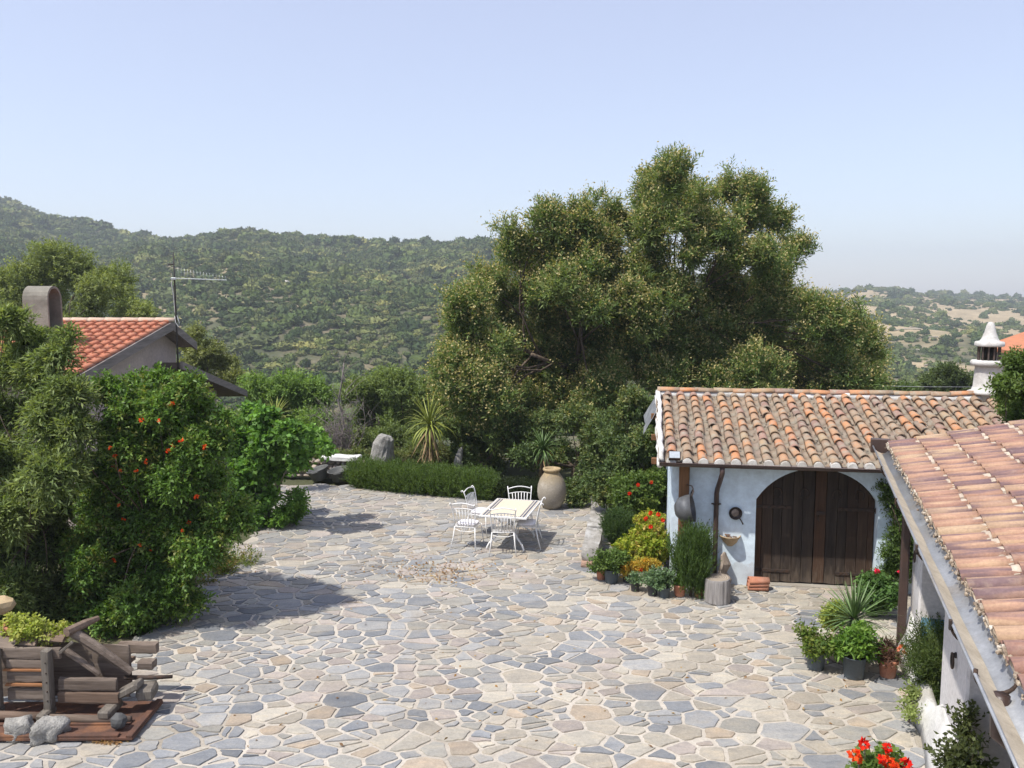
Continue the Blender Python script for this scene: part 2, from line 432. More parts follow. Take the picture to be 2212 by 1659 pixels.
def ground_mat():
    m, nt, b = newmat('dry_ground'); g = nt.nodes.new('ShaderNodeNewGeometry'); p = g.outputs['Position']
    big = noise_(nt, p, .012, 5, .6); mid = noise_(nt, p, .09, 6, .65); fine = noise_(nt, p, 1.3, 6, .7)
    sx = nt.nodes.new('ShaderNodeSeparateXYZ'); nt.links.new(p, sx.inputs[0])
    mr = nd(nt, 'ShaderNodeMapRange'); mr.inputs['From Min'].default_value = 40; mr.inputs['From Max'].default_value = 260
    mr.inputs['To Min'].default_value = 0.; mr.inputs['To Max'].default_value = .3; nt.links.new(sx.outputs[0], mr.inputs['Value'])
    my = nd(nt, 'ShaderNodeMapRange'); my.inputs['From Min'].default_value = 200; my.inputs['From Max'].default_value = 420; nt.links.new(sx.outputs[1], my.inputs['Value'])
    mm_ = nt.nodes.new('ShaderNodeMath'); mm_.operation = 'MULTIPLY'; nt.links.new(mr.outputs[0], mm_.inputs[0]); nt.links.new(my.outputs[0], mm_.inputs[1])
    ad = nt.nodes.new('ShaderNodeMath'); ad.operation = 'ADD'; nt.links.new(big, ad.inputs[0]); nt.links.new(mm_.outputs[0], ad.inputs[1])
    green = ramp(nt, mid, [(.3, (.055, .066, .032)), (.48, (.085, .09, .045)), (.60, (.15, .13, .075)), (.72, (.26, .21, .13))])
    tan = ramp(nt, mid, [(.3, (.26, .205, .12)), (.55, (.40, .315, .19)), (.72, (.47, .38, .25))])
    col = mixc(nt, ramp(nt, ad.outputs[0], [(.52, 0.), (.64, 1.)]), green, tan)
    col = mixc(nt, .4, col, ramp(nt, fine, [(.3, .5), (.7, 1.35)]), 'MULTIPLY')
    nt.links.new(col, b.inputs['Base Color']); b.inputs['Roughness'].default_value = .95; bump(nt, b, fine, .4, .1)
    return m
structure('ground', ground_mesh(), ground_mat())

# ------------------------------------------------------------------ patio of irregular stones
def pip(pt, poly):
    x, y = pt; c = False; j = len(poly) - 1
    for i in range(len(poly)):
        if (poly[i][1] > y) != (poly[j][1] > y) and x < (poly[j][0] - poly[i][0]) * (y - poly[i][1]) / (poly[j][1] - poly[i][1]) + poly[i][0]: c = not c
        j = i
    return c
PATIO = [G(*p).xy for p in ((560, 1052), (700, 1046), (770, 1054), (900, 1066), (1040, 1080), (1160, 1090), (1330, 1084), (1440, 1120))]
PATIO += [Vector((8.2, 14.2)), Vector((8.2, 9.5)), Vector((5.6, 11.3)), Vector((2.2, 1.5)), Vector((-7.6, 1.5)), Vector((-8.2, 8.6))]
PATIO += [G(*p).xy for p in ((150, 1430), (300, 1380), (400, 1310), (440, 1245), (480, 1200), (560, 1150), (580, 1100))]
PATIO = [tuple(p) for p in PATIO]
mb = MB(); mb.add([(x, y, 0) for x, y in PATIO], [tuple(range(len(PATIO)))]); mb.add([(x, y, -.25) for x, y in PATIO] + [(x, y, 0) for x, y in PATIO], [(i, (i + 1) % len(PATIO), len(PATIO) + (i + 1) % len(PATIO), len(PATIO) + i) for i in range(len(PATIO))])
MORTAR = basic('mortar', (.51, .465, .40), (.40, .36, .305), 1.1, .92, .4, world=True, c3=(.30, .265, .215), fine=26)
patio = structure('patio', mb, MORTAR)

def crazy_paving():
    g = np.random.default_rng(21); x0, x1, y0, y1 = -8.8, 8.6, 1.2, 23.5
    pts = []; cell = .33; grid = {}
    AX = 1.34                       # stones lie a little longer across than deep
    def near(p):
        k = (int(p[0] // cell), int(p[1] // cell))
        for a in range(k[0] - 2, k[0] + 3):
            for b in range(k[1] - 2, k[1] + 3):
                for q in grid.get((a, b), ()): yield q
    for rad, tries in ((.20, 420), (.138, 3800), (.10, 14000), (.074, 14000)):
        for _ in range(tries):
            p = (g.uniform(x0, x1) / AX, g.uniform(y0, y1)); r = rad * g.uniform(.85, 1.15)
            if not pip((p[0] * AX, p[1]), PATIO_BIG): continue
            if all((p[0] - q[0]) ** 2 + (p[1] - q[1]) ** 2 > (r + q[2]) ** 2 * .62 for q in near(p)):
                q = (*p, r); pts.append(q); grid.setdefault((int(p[0] // cell), int(p[1] // cell)), []).append(q)
    def cut(poly, ox, oy, nx, ny, off):          # keep the side where (p-o).n <= off
        new = []
        for k in range(len(poly)):
            p, q = poly[k - 1], poly[k]
            sp = (p[0] - ox) * nx + (p[1] - oy) * ny - off; sq = (q[0] - ox) * nx + (q[1] - oy) * ny - off
            if (sp <= 0) != (sq <= 0):
                t = sp / (sp - sq); new.append((p[0] + (q[0] - p[0]) * t, p[1] + (q[1] - p[1]) * t))
            if sq <= 0: new.append(q)
        return new
    cells = []
    for i, a in enumerate(pts):
        if not pip((a[0] * AX, a[1]), PATIO): continue
        poly = [(a[0] + .42 * math.cos(t), a[1] + .42 * math.sin(t)) for t in np.linspace(0, 2 * math.pi, 11)[:-1]]
        jw = .009 + .010 * g.random() + (.003 if a[1] < 12.5 else 0)
        for b in near(a):
            if b is a: continue
            dx, dy = b[0] - a[0], b[1] - a[1]; d = math.hypot(dx, dy)
            if d > .84 or d < 1e-4: continue
            poly = cut(poly, a[0], a[1], dx / d, dy / d, (d * d + (a[2] ** 2 - b[2] ** 2) * .8) / (2 * d) - jw)
            if len(poly) < 3: break
        if len(poly) < 3: continue
        if g.random() < .30:                     # some slabs are broken in two
            th = g.normal(math.pi / 2, .5) if g.random() < .7 else g.uniform(0, 3.14); nx, ny = math.cos(th), math.sin(th)
            mx = sum(p[0] for p in poly) / len(poly); my = sum(p[1] for p in poly) / len(poly); o = g.normal() * .03
            for sgn in (1, -1):
                h = cut(poly, mx, my, nx * sgn, ny * sgn, o * sgn - jw)
                if len(h) >= 3: cells.append(h)
        else: cells.append(poly)
    out = []
    for poly in cells:
        pl = [(x * AX + .035 * mnoise.noise(Vector((x * 3.1, y * 3.1, 5))), y + .035 * mnoise.noise(Vector((x * 3.1, y * 3.1, 9)))) for x, y in poly]
        q = [pl[0]]
        for p in pl[1:]:
            if math.hypot(p[0] - q[-1][0], p[1] - q[-1][1]) > .016: q.append(p)
        if len(q) < 3: continue
        c = []
        for k in range(len(q)):
            p, n_ = q[k], q[(k + 1) % len(q)]; L = math.hypot(p[0] - n_[0], p[1] - n_[1]); t = min(.2, .012 / max(L, .01))
            c.append((p[0] + (n_[0] - p[0]) * t, p[1] + (n_[1] - p[1]) * t))
            ex, ey = (n_[0] - p[0]) / L, (n_[1] - p[1]) / L; ns = 2 if L > .15 else (1 if L > .09 else 0)
            for s_ in range(ns):
                w = g.uniform(-.011, .006); m_ = (s_ + 1) / (ns + 1) + g.uniform(-.1, .1)
                c.append((p[0] + (n_[0] - p[0]) * m_ + ey * w, p[1] + (n_[1] - p[1]) * m_ - ex * w))
            c.append((p[0] + (n_[0] - p[0]) * (1 - t), p[1] + (n_[1] - p[1]) * (1 - t)))
        ar = .5 * sum(c[k - 1][0] * c[k][1] - c[k][0] * c[k - 1][1] for k in range(len(c)))
        if abs(ar) < .003: continue
        if ar < 0: c = c[::-1]
        out.append((c, abs(ar)))
    return out
PATIO_BIG = [((x + .0) * 1.06, 12 + (y - 12) * 1.06) for x, y in PATIO]
STONE_PAL = {'slate': (.228, .234, .242), 'dark': (.175, .183, .194), 'grey': (.285, .282, .274), 'olive': (.275, .265, .238), 'tan': (.335, .302, .25), 'pink': (.325, .285, .255), 'beige': (.375, .345, .29), 'rust': (.345, .285, .22)}
def stone_col(x, y):
    blue = .5 + .38 * mnoise.noise(Vector((x * .33, y * .3, 2))) - .13 * (x - 0.5) + .02 * (8 - y)
    if y > 13.5: blue -= .12
    r = RNG.random()
    if r < np.clip(blue, .1, .85): c = random.choice(['slate', 'slate', 'grey', 'grey', 'dark', 'olive', 'pink'])
    else: c = random.choice(['tan', 'tan', 'olive', 'beige', 'pink', 'grey', 'beige', 'rust', 'slate'])
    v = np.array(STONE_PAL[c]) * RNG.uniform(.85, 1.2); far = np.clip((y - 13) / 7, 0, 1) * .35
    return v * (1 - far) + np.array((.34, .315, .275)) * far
def stone_geo(c, z, col):
    cx = sum(p[0] for p in c) / len(c); cy_ = sum(p[1] for p in c) / len(c); n = len(c)
    def ring(k, zz): return [(cx + (p[0] - cx) * k, cy_ + (p[1] - cy_) * k, zz) for p in c]
    tx, ty = RNG.normal() * .006, RNG.normal() * .006
    top = [(p[0], p[1], z + (p[0] - cx) * tx + (p[1] - cy_) * ty) for p in ring(.965, 0)]
    vs = ring(1.0, -.01) + ring(1.0, z - .009) + top
    fs = [(i, (i + 1) % n, n + (i + 1) % n, n + i) for i in range(n)] + [(n + i, n + (i + 1) % n, 2 * n + (i + 1) % n, 2 * n + i) for i in range(n)] + [tuple(range(2 * n, 3 * n))]
    return vs, fs, [col] * len(vs)
def stone_mat():
    m, nt, b = newmat('paving_stone'); at = nd(nt, 'ShaderNodeAttribute', attribute_name='tint'); g = nt.nodes.new('ShaderNodeNewGeometry'); p = g.outputs['Position']
    mp = nt.nodes.new('ShaderNodeMapping'); mp.inputs['Scale'].default_value = (1, 2.6, 1); mp.inputs['Rotation'].default_value = (0, 0, .35); nt.links.new(p, mp.inputs[0])
    f1 = noise_(nt, mp.outputs[0], 3.2, 6, .65); f2 = noise_(nt, p, 38, 4, .65); f3 = noise_(nt, p, 1.1, 4)
    col = mixc(nt, .55, at.outputs['Color'], ramp(nt, f1, [(.28, (.6, .62, .66)), (.5, (1, 1, 1)), (.74, (1.42, 1.3, 1.1))]), 'MULTIPLY')
    col = mixc(nt, ramp(nt, f3, [(.5, 0.), (.72, .45)]), col, (.42, .37, .29))
    f4 = noise_(nt, p, .55, 7, .7); col = mixc(nt, ramp(nt, f4, [(.54, 0.), (.68, .5)]), col, (.20, .175, .145))
    col = mixc(nt, .45, col, ramp(nt, f2, [(.3, .62), (.7, 1.3)]), 'MULTIPLY')
    nt.links.new(col, b.inputs['Base Color']); b.inputs['Roughness'].default_value = .72; bump(nt, b, f2, .3, .006)
    return m
STONE = stone_mat()
paving = crazy_paving()
def onscreen(c):
    cx = sum(p[0] for p in c) / len(c); cy_ = sum(p[1] for p in c) / len(c)
    px, py = proj((cx, cy_, 0)); return cx, cy_, px, py
scored = []
for c, ar in paving:
    cx, cy_, px, py = onscreen(c)
    vis = 60 < px < 2060 and 1040 < py < 1690 and not (px < 430 and py < 1420) and not (px < 290 and py < 1590) and not (px > 1950 + (py - 1475) * .27)
    scored.append((ar / cy_ ** 3 if vis else -1, c, cx, cy_))
scored.sort(key=lambda t: -t[0])
def set_tint(me, cols):
    a = me.color_attributes.new('tint', 'FLOAT_COLOR', 'POINT'); a.data.foreach_set('color', [q for c in cols for q in (*c, 1.0)])
bv, bf, bc = [], [], []
for i, (s, c, cx, cy_) in enumerate(scored):
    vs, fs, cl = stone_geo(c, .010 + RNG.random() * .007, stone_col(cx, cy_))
    if i < 300:
        me = bpy.data.meshes.new('paving_stone'); me.from_pydata(vs, [], fs); set_tint(me, cl); me.materials.append(STONE)
        o = bpy.data.objects.new('paving_stone', me); link(o, patio)
    else:
        k = len(bv); bv += vs; bf += [tuple(q + k for q in f) for f in fs]; bc += cl
me = bpy.data.meshes.new('paving'); me.from_pydata(bv, [], bf); set_tint(me, bc); me.materials.append(STONE)
part(patio, 'paving', me, None, kind='stuff')

# fallen leaves and dry bits on the paving
P = []
for _ in range(420):
    px = RNG.normal(950, 75); py = RNG.normal(1236, 15)
    q = G(px, py); P.append((q.x, q.y, .024 + RNG.random() * .012))
for _ in range(160):
    q = G(RNG.uniform(500, 1900), RNG.uniform(1080, 1620)); P.append((q.x, q.y, .022))
for _ in range(260):
    q = G(RNG.normal(232, 14), RNG.normal(1603, 3)); P.append((q.x, q.y, .022 + RNG.random() * .01))
P = np.array(P); n = len(P); D = unit(np.concatenate([RNG.normal(size=(n, 2)), RNG.normal(size=(n, 1)) * .2], 1)); N = unit(np.array([0, 0, 1.]) + .35 * RNG.normal(size=(n, 3)))
pal = np.array([(.40, .22, .08), (.30, .17, .08), (.46, .32, .15), (.22, .13, .07)]); C = np.repeat(pal[RNG.integers(0, 4, n)], 4, 0)
o = part(None, 'fallen_leaves', np_mesh('fallen_leaves', leaf_quads(P, D, N, RNG.uniform(.03, .075, n), RNG.uniform(.018, .035, n)), 4, C, LEAF), None); o['kind'] = 'stuff'
tag(o, 'dry orange brown leaves scattered over the stone paving', 'leaves')
# ------------------------------------------------------------------ wall, wood and tile materials
LIME = basic('limewash', (.70, .81, .885), (.67, .78, .86), .8, .88, .3, fine=9, dist=.02)
_nt = LIME.node_tree; _b = _nt.nodes['Principled BSDF']; _src = _b.inputs['Base Color'].links[0].from_socket          # splash dirt at the foot of the wall
_o = coords(_nt, 'Object'); _sx = _nt.nodes.new('ShaderNodeSeparateXYZ'); _nt.links.new(_o, _sx.inputs[0]); _n = noise_(_nt, _o, 5, 6, .7)
_ad = _nt.nodes.new('ShaderNodeMath'); _ad.operation = 'MULTIPLY_ADD'; _ad.inputs[1].default_value = -.75; _nt.links.new(_n, _ad.inputs[0]); _nt.links.new(_sx.outputs[2], _ad.inputs[2])
_nt.links.new(mixc(_nt, ramp(_nt, _ad.outputs[0], [(.0, .3), (.05, 0.)]), _src, (.42, .38, .33)), _b.inputs['Base Color'])
GREYPL = basic('grey_plaster', (.68, .64, .61), (.58, .545, .52), 1.6, .9, .3, c3=(.68, .65, .63), fine=12)
PINKPL = basic('pink_plaster', (.52, .43, .38), (.44, .36, .32), 1.6, .9, .3, fine=10)
WHITE = basic('white_lime', (.72, .71, .68), (.58, .565, .53), 4, .9, .35, c3=(.42, .40, .36))
BROWNM = basic('brown_gutter', (.075, .045, .036), (.055, .034, .028), 5, .45, .05, spec=.5)
IRON = basic('old_iron', (.05, .042, .038), (.09, .055, .038), 18, .7, .3, metal=.4)
DARK = basic('dark_inside', (.02, .018, .016), (.012, .011, .01), 4, .95, 0)
def wood(name, c1, c2, c3=None, axis='z', sc=7., rough=.85, bmp=.5):
    st = {'z': (1, 1, .07), 'x': (.07, 1, 1), 'y': (1, .07, 1)}[axis]
    m, nt, b = newmat(name); v = coords(nt, 'Object', st)
    rv = rnd_value(nt); av = nt.nodes.new('ShaderNodeVectorMath'); av.operation = 'ADD'; cb = nt.nodes.new('ShaderNodeCombineXYZ')
    ml = nt.nodes.new('ShaderNodeMath'); ml.operation = 'MULTIPLY'; ml.inputs[1].default_value = 9.; nt.links.new(rv, ml.inputs[0])
    for i in range(3): nt.links.new(ml.outputs[0], cb.inputs[i])
    nt.links.new(v, av.inputs[0]); nt.links.new(cb.outputs[0], av.inputs[1])
    f = noise_(nt, av.outputs[0], sc, 6, .7); f2 = noise_(nt, av.outputs[0], sc * 6, 3)
    col = ramp(nt, f, [(.3, c1), (.68, c2)])
    if c3: col = mixc(nt, ramp(nt, rv, [(.45, 0.), (.95, .75)]), col, c3)
    col = mixc(nt, .5, col, ramp(nt, f2, [(.3, .5), (.7, 1.35)]), 'MULTIPLY')
    nt.links.new(col, b.inputs['Base Color']); b.inputs['Roughness'].default_value = rough; bump(nt, b, f, bmp, .01); return m
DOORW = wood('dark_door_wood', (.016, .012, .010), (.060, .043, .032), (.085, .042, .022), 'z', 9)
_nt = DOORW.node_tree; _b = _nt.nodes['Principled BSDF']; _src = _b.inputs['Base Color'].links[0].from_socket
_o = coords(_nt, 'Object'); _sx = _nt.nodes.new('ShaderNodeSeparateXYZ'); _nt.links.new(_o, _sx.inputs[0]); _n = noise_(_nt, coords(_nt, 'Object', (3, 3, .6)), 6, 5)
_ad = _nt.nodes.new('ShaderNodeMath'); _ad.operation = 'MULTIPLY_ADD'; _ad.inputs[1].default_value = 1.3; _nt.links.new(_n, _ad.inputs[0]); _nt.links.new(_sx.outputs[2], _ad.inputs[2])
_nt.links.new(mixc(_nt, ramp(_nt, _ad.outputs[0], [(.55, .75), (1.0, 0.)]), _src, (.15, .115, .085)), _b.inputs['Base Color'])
POSTW = wood('post_wood', (.12, .058, .026), (.20, .10, .045), None, 'z')
OLDW = wood('weathered_wood', (.085, .062, .048), (.25, .20, .16), (.17, .11, .075), 'x', 8)
OLDWZ = wood('weathered_wood_upright', (.10, .085, .07), (.20, .175, .145), None, 'z', 8)
GREYW = wood('grey_board', (.17, .145, .13), (.29, .255, .235), None, 'y', 6)
def tilemat(name, stops, lichen=(.31, .275, .215), lk=(.46, .64), along='y', flame=0.0, flamec=(.2, .12, .11), mossy=.8):
    m, nt, b = newmat(name); rv = rnd_value(nt); p = nt.nodes.new('ShaderNodeNewGeometry').outputs['Position']
    col = ramp(nt, rv, stops)
    f = noise_(nt, p, 7, 6, .68); f2 = noise_(nt, p, 45, 4, .65)
    if flame:
        v = coords(nt, 'Object', (9, .9, 1) if along == 'y' else (.9, 9, 1)); rv2 = nt.nodes.new('ShaderNodeCombineXYZ')
        ml = nt.nodes.new('ShaderNodeMath'); ml.operation = 'MULTIPLY'; ml.inputs[1].default_value = 37.; nt.links.new(rv, ml.inputs[0])
        for i in range(3): nt.links.new(ml.outputs[0], rv2.inputs[i])
        av = nt.nodes.new('ShaderNodeVectorMath'); av.operation = 'ADD'; nt.links.new(v, av.inputs[0]); nt.links.new(rv2.outputs[0], av.inputs[1])
        ff = noise_(nt, av.outputs[0], 1.7, 3, .55)
        col = mixc(nt, ramp(nt, ff, [(.47, 0.), (.62, flame)]), col, flamec)
        col = mixc(nt, ramp(nt, ff, [(.28, flame * .8), (.42, 0.)]), col, (.56, .39, .24))
    col = mixc(nt, ramp(nt, f, [(lk[0], 0.), (lk[1], mossy)]), col, lichen)
    col = mixc(nt, .4, col, ramp(nt, f2, [(.3, .6), (.7, 1.3)]), 'MULTIPLY')
    nt.links.new(col, b.inputs['Base Color']); b.inputs['Roughness'].default_value = .85; bump(nt, b, f2, .4, .008); return m
OLDTILE = tilemat('old_roof_tile', [(0., (.27, .19, .13)), (.18, (.36, .235, .15)), (.34, (.44, .24, .13)), (.5, (.50, .22, .10)), (.62, (.33, .20, .155)), (.74, (.24, .155, .125)), (.86, (.36, .26, .16)), (1., (.50, .22, .10))], mossy=.85)
PANTILE = tilemat('channel_tile', [(0., (.23, .175, .13)), (.5, (.30, .22, .155)), (1., (.25, .19, .15))], lichen=(.27, .24, .19), lk=(.42, .6), mossy=.9)
NEWTILE = tilemat('flamed_roof_tile', [(0., (.36, .205, .145)), (.3, (.41, .25, .17)), (.55, (.30, .165, .125)), (.75, (.44, .31, .20)), (1., (.33, .18, .135))], lichen=(.40, .30, .235), lk=(.56, .75), along='y', flame=.95, flamec=(.17, .11, .115), mossy=.5)
REDTILE = tilemat('red_roof_tile', [(0., (.43, .155, .085)), (.5, (.50, .195, .11)), (1., (.46, .17, .10))], lichen=(.30, .19, .14), lk=(.48, .72), mossy=.75)

def barrel(L, r0, r1, th=.013, n=6, up=True):
    """half-round tapering clay tile lying along +Y from y=0 (low, wide end) to y=L"""
    mb = MB(); vs = []
    for (y, r) in ((0, r0), (L, r1)):
        for k in (0, 1):
            for i in range(n + 1):
                a = math.pi * (.04 + .92 * i / n); rr = r - th * k
                vs.append((rr * math.cos(a), y, (rr * math.sin(a)) * (1 if up else -1) + (0 if up else r)))
    m = n + 1; fs = []
    for i in range(n):
        fs.append((i, i + 1, 2 * m + i + 1, 2 * m + i)); fs.append((m + i, 3 * m + i, 3 * m + i + 1, m + i + 1))
        fs.append((i, m + i, m + i + 1, i + 1)); fs.append((2 * m + i, 2 * m + i + 1, 3 * m + i + 1, 3 * m + i))
    fs += [(0, 2 * m, 3 * m, m), (n, m + n, 3 * m + n, 2 * m + n)]
    mb.add(vs, fs, False); me = fixn(mb.mesh('roof_tile'))
    sm = [False] * len(fs)
    for i in range(0, 4 * n, 4): sm[i] = sm[i + 1] = True
    me.polygons.foreach_set('use_smooth', sm); return me

# ------------------------------------------------------------------ barn with the arched door
BR = math.radians(-9.0); bex = Vector((math.cos(BR), math.sin(BR), 0)); bey = Vector((-math.sin(BR), math.cos(BR), 0))
DC = G(1757, 1272); XD = 2.40; BO = DC - bex * XD
barn = thing('barn', 'low white barn with an old tiled roof and arched wooden door', 'barn', BO, BR)
def BW(x, y, z): return BO + bex * x + bey * y + Vector((0, 0, z))
DWH = .985; SPR = 1.52; RISE = .56; WT = .34; WH = 2.22; BL = 9.2; BD = 5.4
def arch_z(x, hw=DWH, spr=SPR, rise=RISE):
    t = min(1, abs(x) / hw); R_ = (hw * hw + rise * rise) / (2 * rise)
    return spr + math.sqrt(max(0, R_ * R_ - x * x)) - (R_ - rise)
mb = MB(); N_ = 22
def yy(x): return .0
# front wall around the opening: outer grid of cells so that the lime surface is a little uneven
mb.box((XD - DWH - (XD - DWH) / 2, WT / 2, WH / 2), (XD - DWH, WT, WH)); x2 = XD + DWH
mb.box(((x2 + BL) / 2, WT / 2, WH / 2), (BL - x2, WT, WH))
av = []
for i in range(N_ + 1):
    x = -DWH + 2 * DWH * i / N_; z = arch_z(x)
    av += [(XD + x, 0, z), (XD + x, WT, z), (XD + x, 0, WH), (XD + x, WT, WH)]
fs = []
for i in range(N_):
    a = i * 4; c = a + 4
    fs += [(a, c, c + 2, a + 2), (a + 1, a + 3, c + 3, c + 1), (a, a + 1, c + 1, c)]
mb.add(av, fs)
RUN = 3.05; PIT = math.radians(14.5); EY = -.36; EZ = 2.20; RZ = EZ + RUN * math.tan(PIT); RY = EY + RUN
# side and back walls
mb.prism([(WT + .002, 0), (BD, 0), (BD, WH - .12), (RY, RZ - .16), (WT + .002, WH + .02)], 0.0, .3, 'x')
mb.prism([(WT + .002, 0), (BD, 0), (BD, WH - .12), (RY, RZ - .16), (WT + .002, WH + .02)], BL - .3, BL, 'x')
mb.box((BL / 2, BD - .15, WH / 2 - .08), (BL - .62, .3, WH - .2))
part(barn, 'wall', mb, LIME)
# door leaves of planks
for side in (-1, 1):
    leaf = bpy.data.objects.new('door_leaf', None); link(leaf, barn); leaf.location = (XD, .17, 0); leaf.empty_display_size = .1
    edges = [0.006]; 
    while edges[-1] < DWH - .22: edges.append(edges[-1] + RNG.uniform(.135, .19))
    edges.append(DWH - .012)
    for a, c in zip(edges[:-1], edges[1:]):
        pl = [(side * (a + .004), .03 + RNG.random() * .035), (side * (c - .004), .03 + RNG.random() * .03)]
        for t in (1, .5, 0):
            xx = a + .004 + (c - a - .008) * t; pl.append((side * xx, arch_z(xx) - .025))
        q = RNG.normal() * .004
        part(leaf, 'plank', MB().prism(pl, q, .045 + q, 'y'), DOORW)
    for z in (1.36, .235):
        m = MB(); m.rbox((side * (DWH - .30), -.012, z), (.62, .012, .055), .004); m.lathe([(.028, -.05), (.03, -.04), (.03, .04), (.028, .05)], 10, (side * (DWH + .02), -.02, z))
        for k in range(4): m.lathe([(.012, 0), (.008, .008)], 7, (side * (DWH - .12 - .13 * k), -.018, z), Matrix.Rotation(math.pi / 2, 3, 'X'))
        part(leaf, 'strap_hinge', m, IRON)
    for xx in ((.62, .17) if side < 0 else (.36, .72)):
        m = MB(); pts = [(side * xx + .075 * math.cos(t) * (1 - .12 * (t < 0)), -.016, 1.60 + .09 * math.sin(t)) for t in np.linspace(-.95, math.pi + .95, 15)]
        m.tube(pts, .013, 6, flat=.8); part(leaf, 'horseshoe', m, IRON)
m = MB(); m.rbox((XD + .10, .14, 1.28), (.14, .03, .06), .006); m.tube([(XD + .06, .13, 1.25), (XD + .05, .10, 1.19), (XD + .07, .10, 1.15)], .009, 6); part(barn, 'door_latch', m, IRON)
part(barn, 'door_back', MB().box((XD, .26, 1.0), (2 * DWH + .3, .02, 2.0)), DARK)
part(barn, 'sill', MB().box((XD, .2, .012), (2 * DWH - .01, .35, .02)), basic('sill_stone', (.36, .33, .28), (.28, .25, .21), 4))
# roof deck, ridge, rear slope
def on_roof(x, s, h=0.0):       # s metres up the slope from the eave
    return Vector((x, EY + s * math.cos(PIT) - h * math.sin(PIT), EZ + s * math.sin(PIT) + h * math.cos(PIT)))
SL = RUN / math.cos(PIT); X0 = -.20; X1 = BL + .15
m = MB(); prof = [(EY + .04, EZ - .03), (RY, RZ - .03), (2 * RY - EY, EZ - .4), (2 * RY - EY, EZ - .46), (RY, RZ - .10), (EY + .04, EZ - .10)]
m.prism(prof, X0 + .02, X1, 'x'); part(barn, 'roof_deck', m, basic('roof_boards', (.25, .20, .15), (.15, .12, .09), 5))
PITCHX = .262; EXPO = .292; ncol = int((X1 - X0 - .12) / PITCHX); nrow = 11
covers = [barrel(.40, .088 + d, .066 + d) for d in (0., .004, -.004)]; [c.materials.append(OLDTILE) for c in covers]
channel = barrel(.40, .100, .085, up=False)
tl = []; pan = MB()
for i in range(ncol):
    for j in range(nrow):
        x = X0 + .17 + i * PITCHX; s = -.02 + j * EXPO
        xj = x + RNG.normal() * .009 + .012 * math.sin(j * .7 + i * 1.9); tl.append((i, j, xj, s + RNG.normal() * .012))
        vs = [v.co for v in channel.vertices]; R_ = Matrix.Rotation(PIT - .02, 3, 'X'); o_ = on_roof(x - PITCHX / 2 + RNG.normal() * .006, s + .02, -.065 + .03 * (1 if True else 0))
        pan.add([R_ @ Vector(v) + o_ for v in vs], [tuple(p.vertices) for p in channel.polygons], True)
part(barn, 'channel_tiles', pan, PANTILE, kind='stuff')
def tile_px(t): return proj(BW(*on_roof(t[2], t[3], .05)))
vis = [t for t in tl if tile_px(t)[0] < 2160]; rest = [t for t in tl if tile_px(t)[0] >= 2160]
vis.sort(key=lambda t: t[2] + .3 * (t[1] < 6) * (t[0] > 20)); rest += vis[300:]; vis = vis[:300]
for (i, j, x, s) in vis:
    o = bpy.data.objects.new('roof_tile', covers[(i * 7 + j * 3) % 3]); link(o, barn); o.location = on_roof(x, s, .012)
    o.rotation_euler = (PIT - .045 + RNG.normal() * .015, RNG.normal() * .03, RNG.normal() * .028 + (.12 if RNG.random() < .03 else 0))
if rest:
    m = MB()
    for (i, j, x, s) in rest:
        R_ = Matrix.Rotation(PIT - .045, 3, 'X'); o_ = on_roof(x, s, .012)
        m.add([R_ @ v.co + o_ for v in covers[0].vertices], [tuple(p.vertices) for p in covers[0].polygons], True)
    part(barn, 'more_roof_tiles', m, OLDTILE, kind='stuff')
# grit and broken bits lying in the channels
m = MB()
for _ in range(420):
    i = random.randrange(ncol); p = on_roof(X0 + .17 + (i - .5) * PITCHX + RNG.normal() * .03, RNG.uniform(0, SL), .0 + RNG.random() * .012); d = RNG.uniform(.012, .04)
    m.rock(p, (d * 1.6, d * 1.4, d * .8), random.randrange(99), 1)
part(barn, 'roof_debris', m, basic('roof_grit', (.34, .30, .24), (.22, .19, .15), 9), kind='stuff')
# lime mortar closing the tile ends at the eave, along the verge and under the ridge
m = MB()
for i in range(ncol):
    x = X0 + .17 + i * PITCHX; R_ = Matrix.Rotation(PIT, 3, 'X')
    pl = [(math.cos(a) * .082, math.sin(a) * .082) for a in np.linspace(0.05, math.pi - .05, 8)]
    o_ = on_roof(x, -.055 + RNG.normal() * .01, 0.0)
    vs = [R_ @ Vector((a + RNG.normal() * .004, 0 - .04 * (1 - c / .082), c)) + o_ for a, c in pl] + [R_ @ Vector((a, .10, c)) + o_ for a, c in pl]
    n = len(pl); m.add(vs, [tuple(range(n))] + [(k, k + 1, n + k + 1, n + k) for k in range(n - 1)])
part(barn, 'eave_mortar', m, basic('eave_cement', (.50, .48, .44), (.36, .33, .29), 8, .95, .5, c3=(.60, .59, .56)), kind='stuff')
m = MB(); pts = [on_roof(X0 + RNG.normal() * .012, s, .045 + RNG.normal() * .012) for s in np.linspace(-.06, SL + .02, 16)]
m.tube(pts, [.047 + RNG.normal() * .006 for _ in pts], 8); pts = [p - Vector((.02, 0, .09)) for p in pts]; m.tube(pts, .05, 6); part(barn, 'verge_mortar', m, WHITE)
m = MB(); m.tube([on_roof(x, SL + .02, -.02 + RNG.normal() * .01) for x in np.linspace(X0, X1, 26)], .115, 8); part(barn, 'ridge_mortar', m, WHITE)
rt = barrel(.44, .095, .088); rt.materials.append(OLDTILE); k = 0; x = X0 - .03
while x < X1 - .3:
    o = bpy.data.objects.new('ridge_tile', rt); link(o, barn); o.location = on_roof(x, SL + .02, .035 + RNG.normal() * .006); o.rotation_euler = (0, -.03, -math.pi / 2 + RNG.normal() * .03)
    o.rotation_euler = (.03 * RNG.normal(), RNG.normal() * .04, -math.pi / 2 + RNG.normal() * .03); x += .37; k += 1
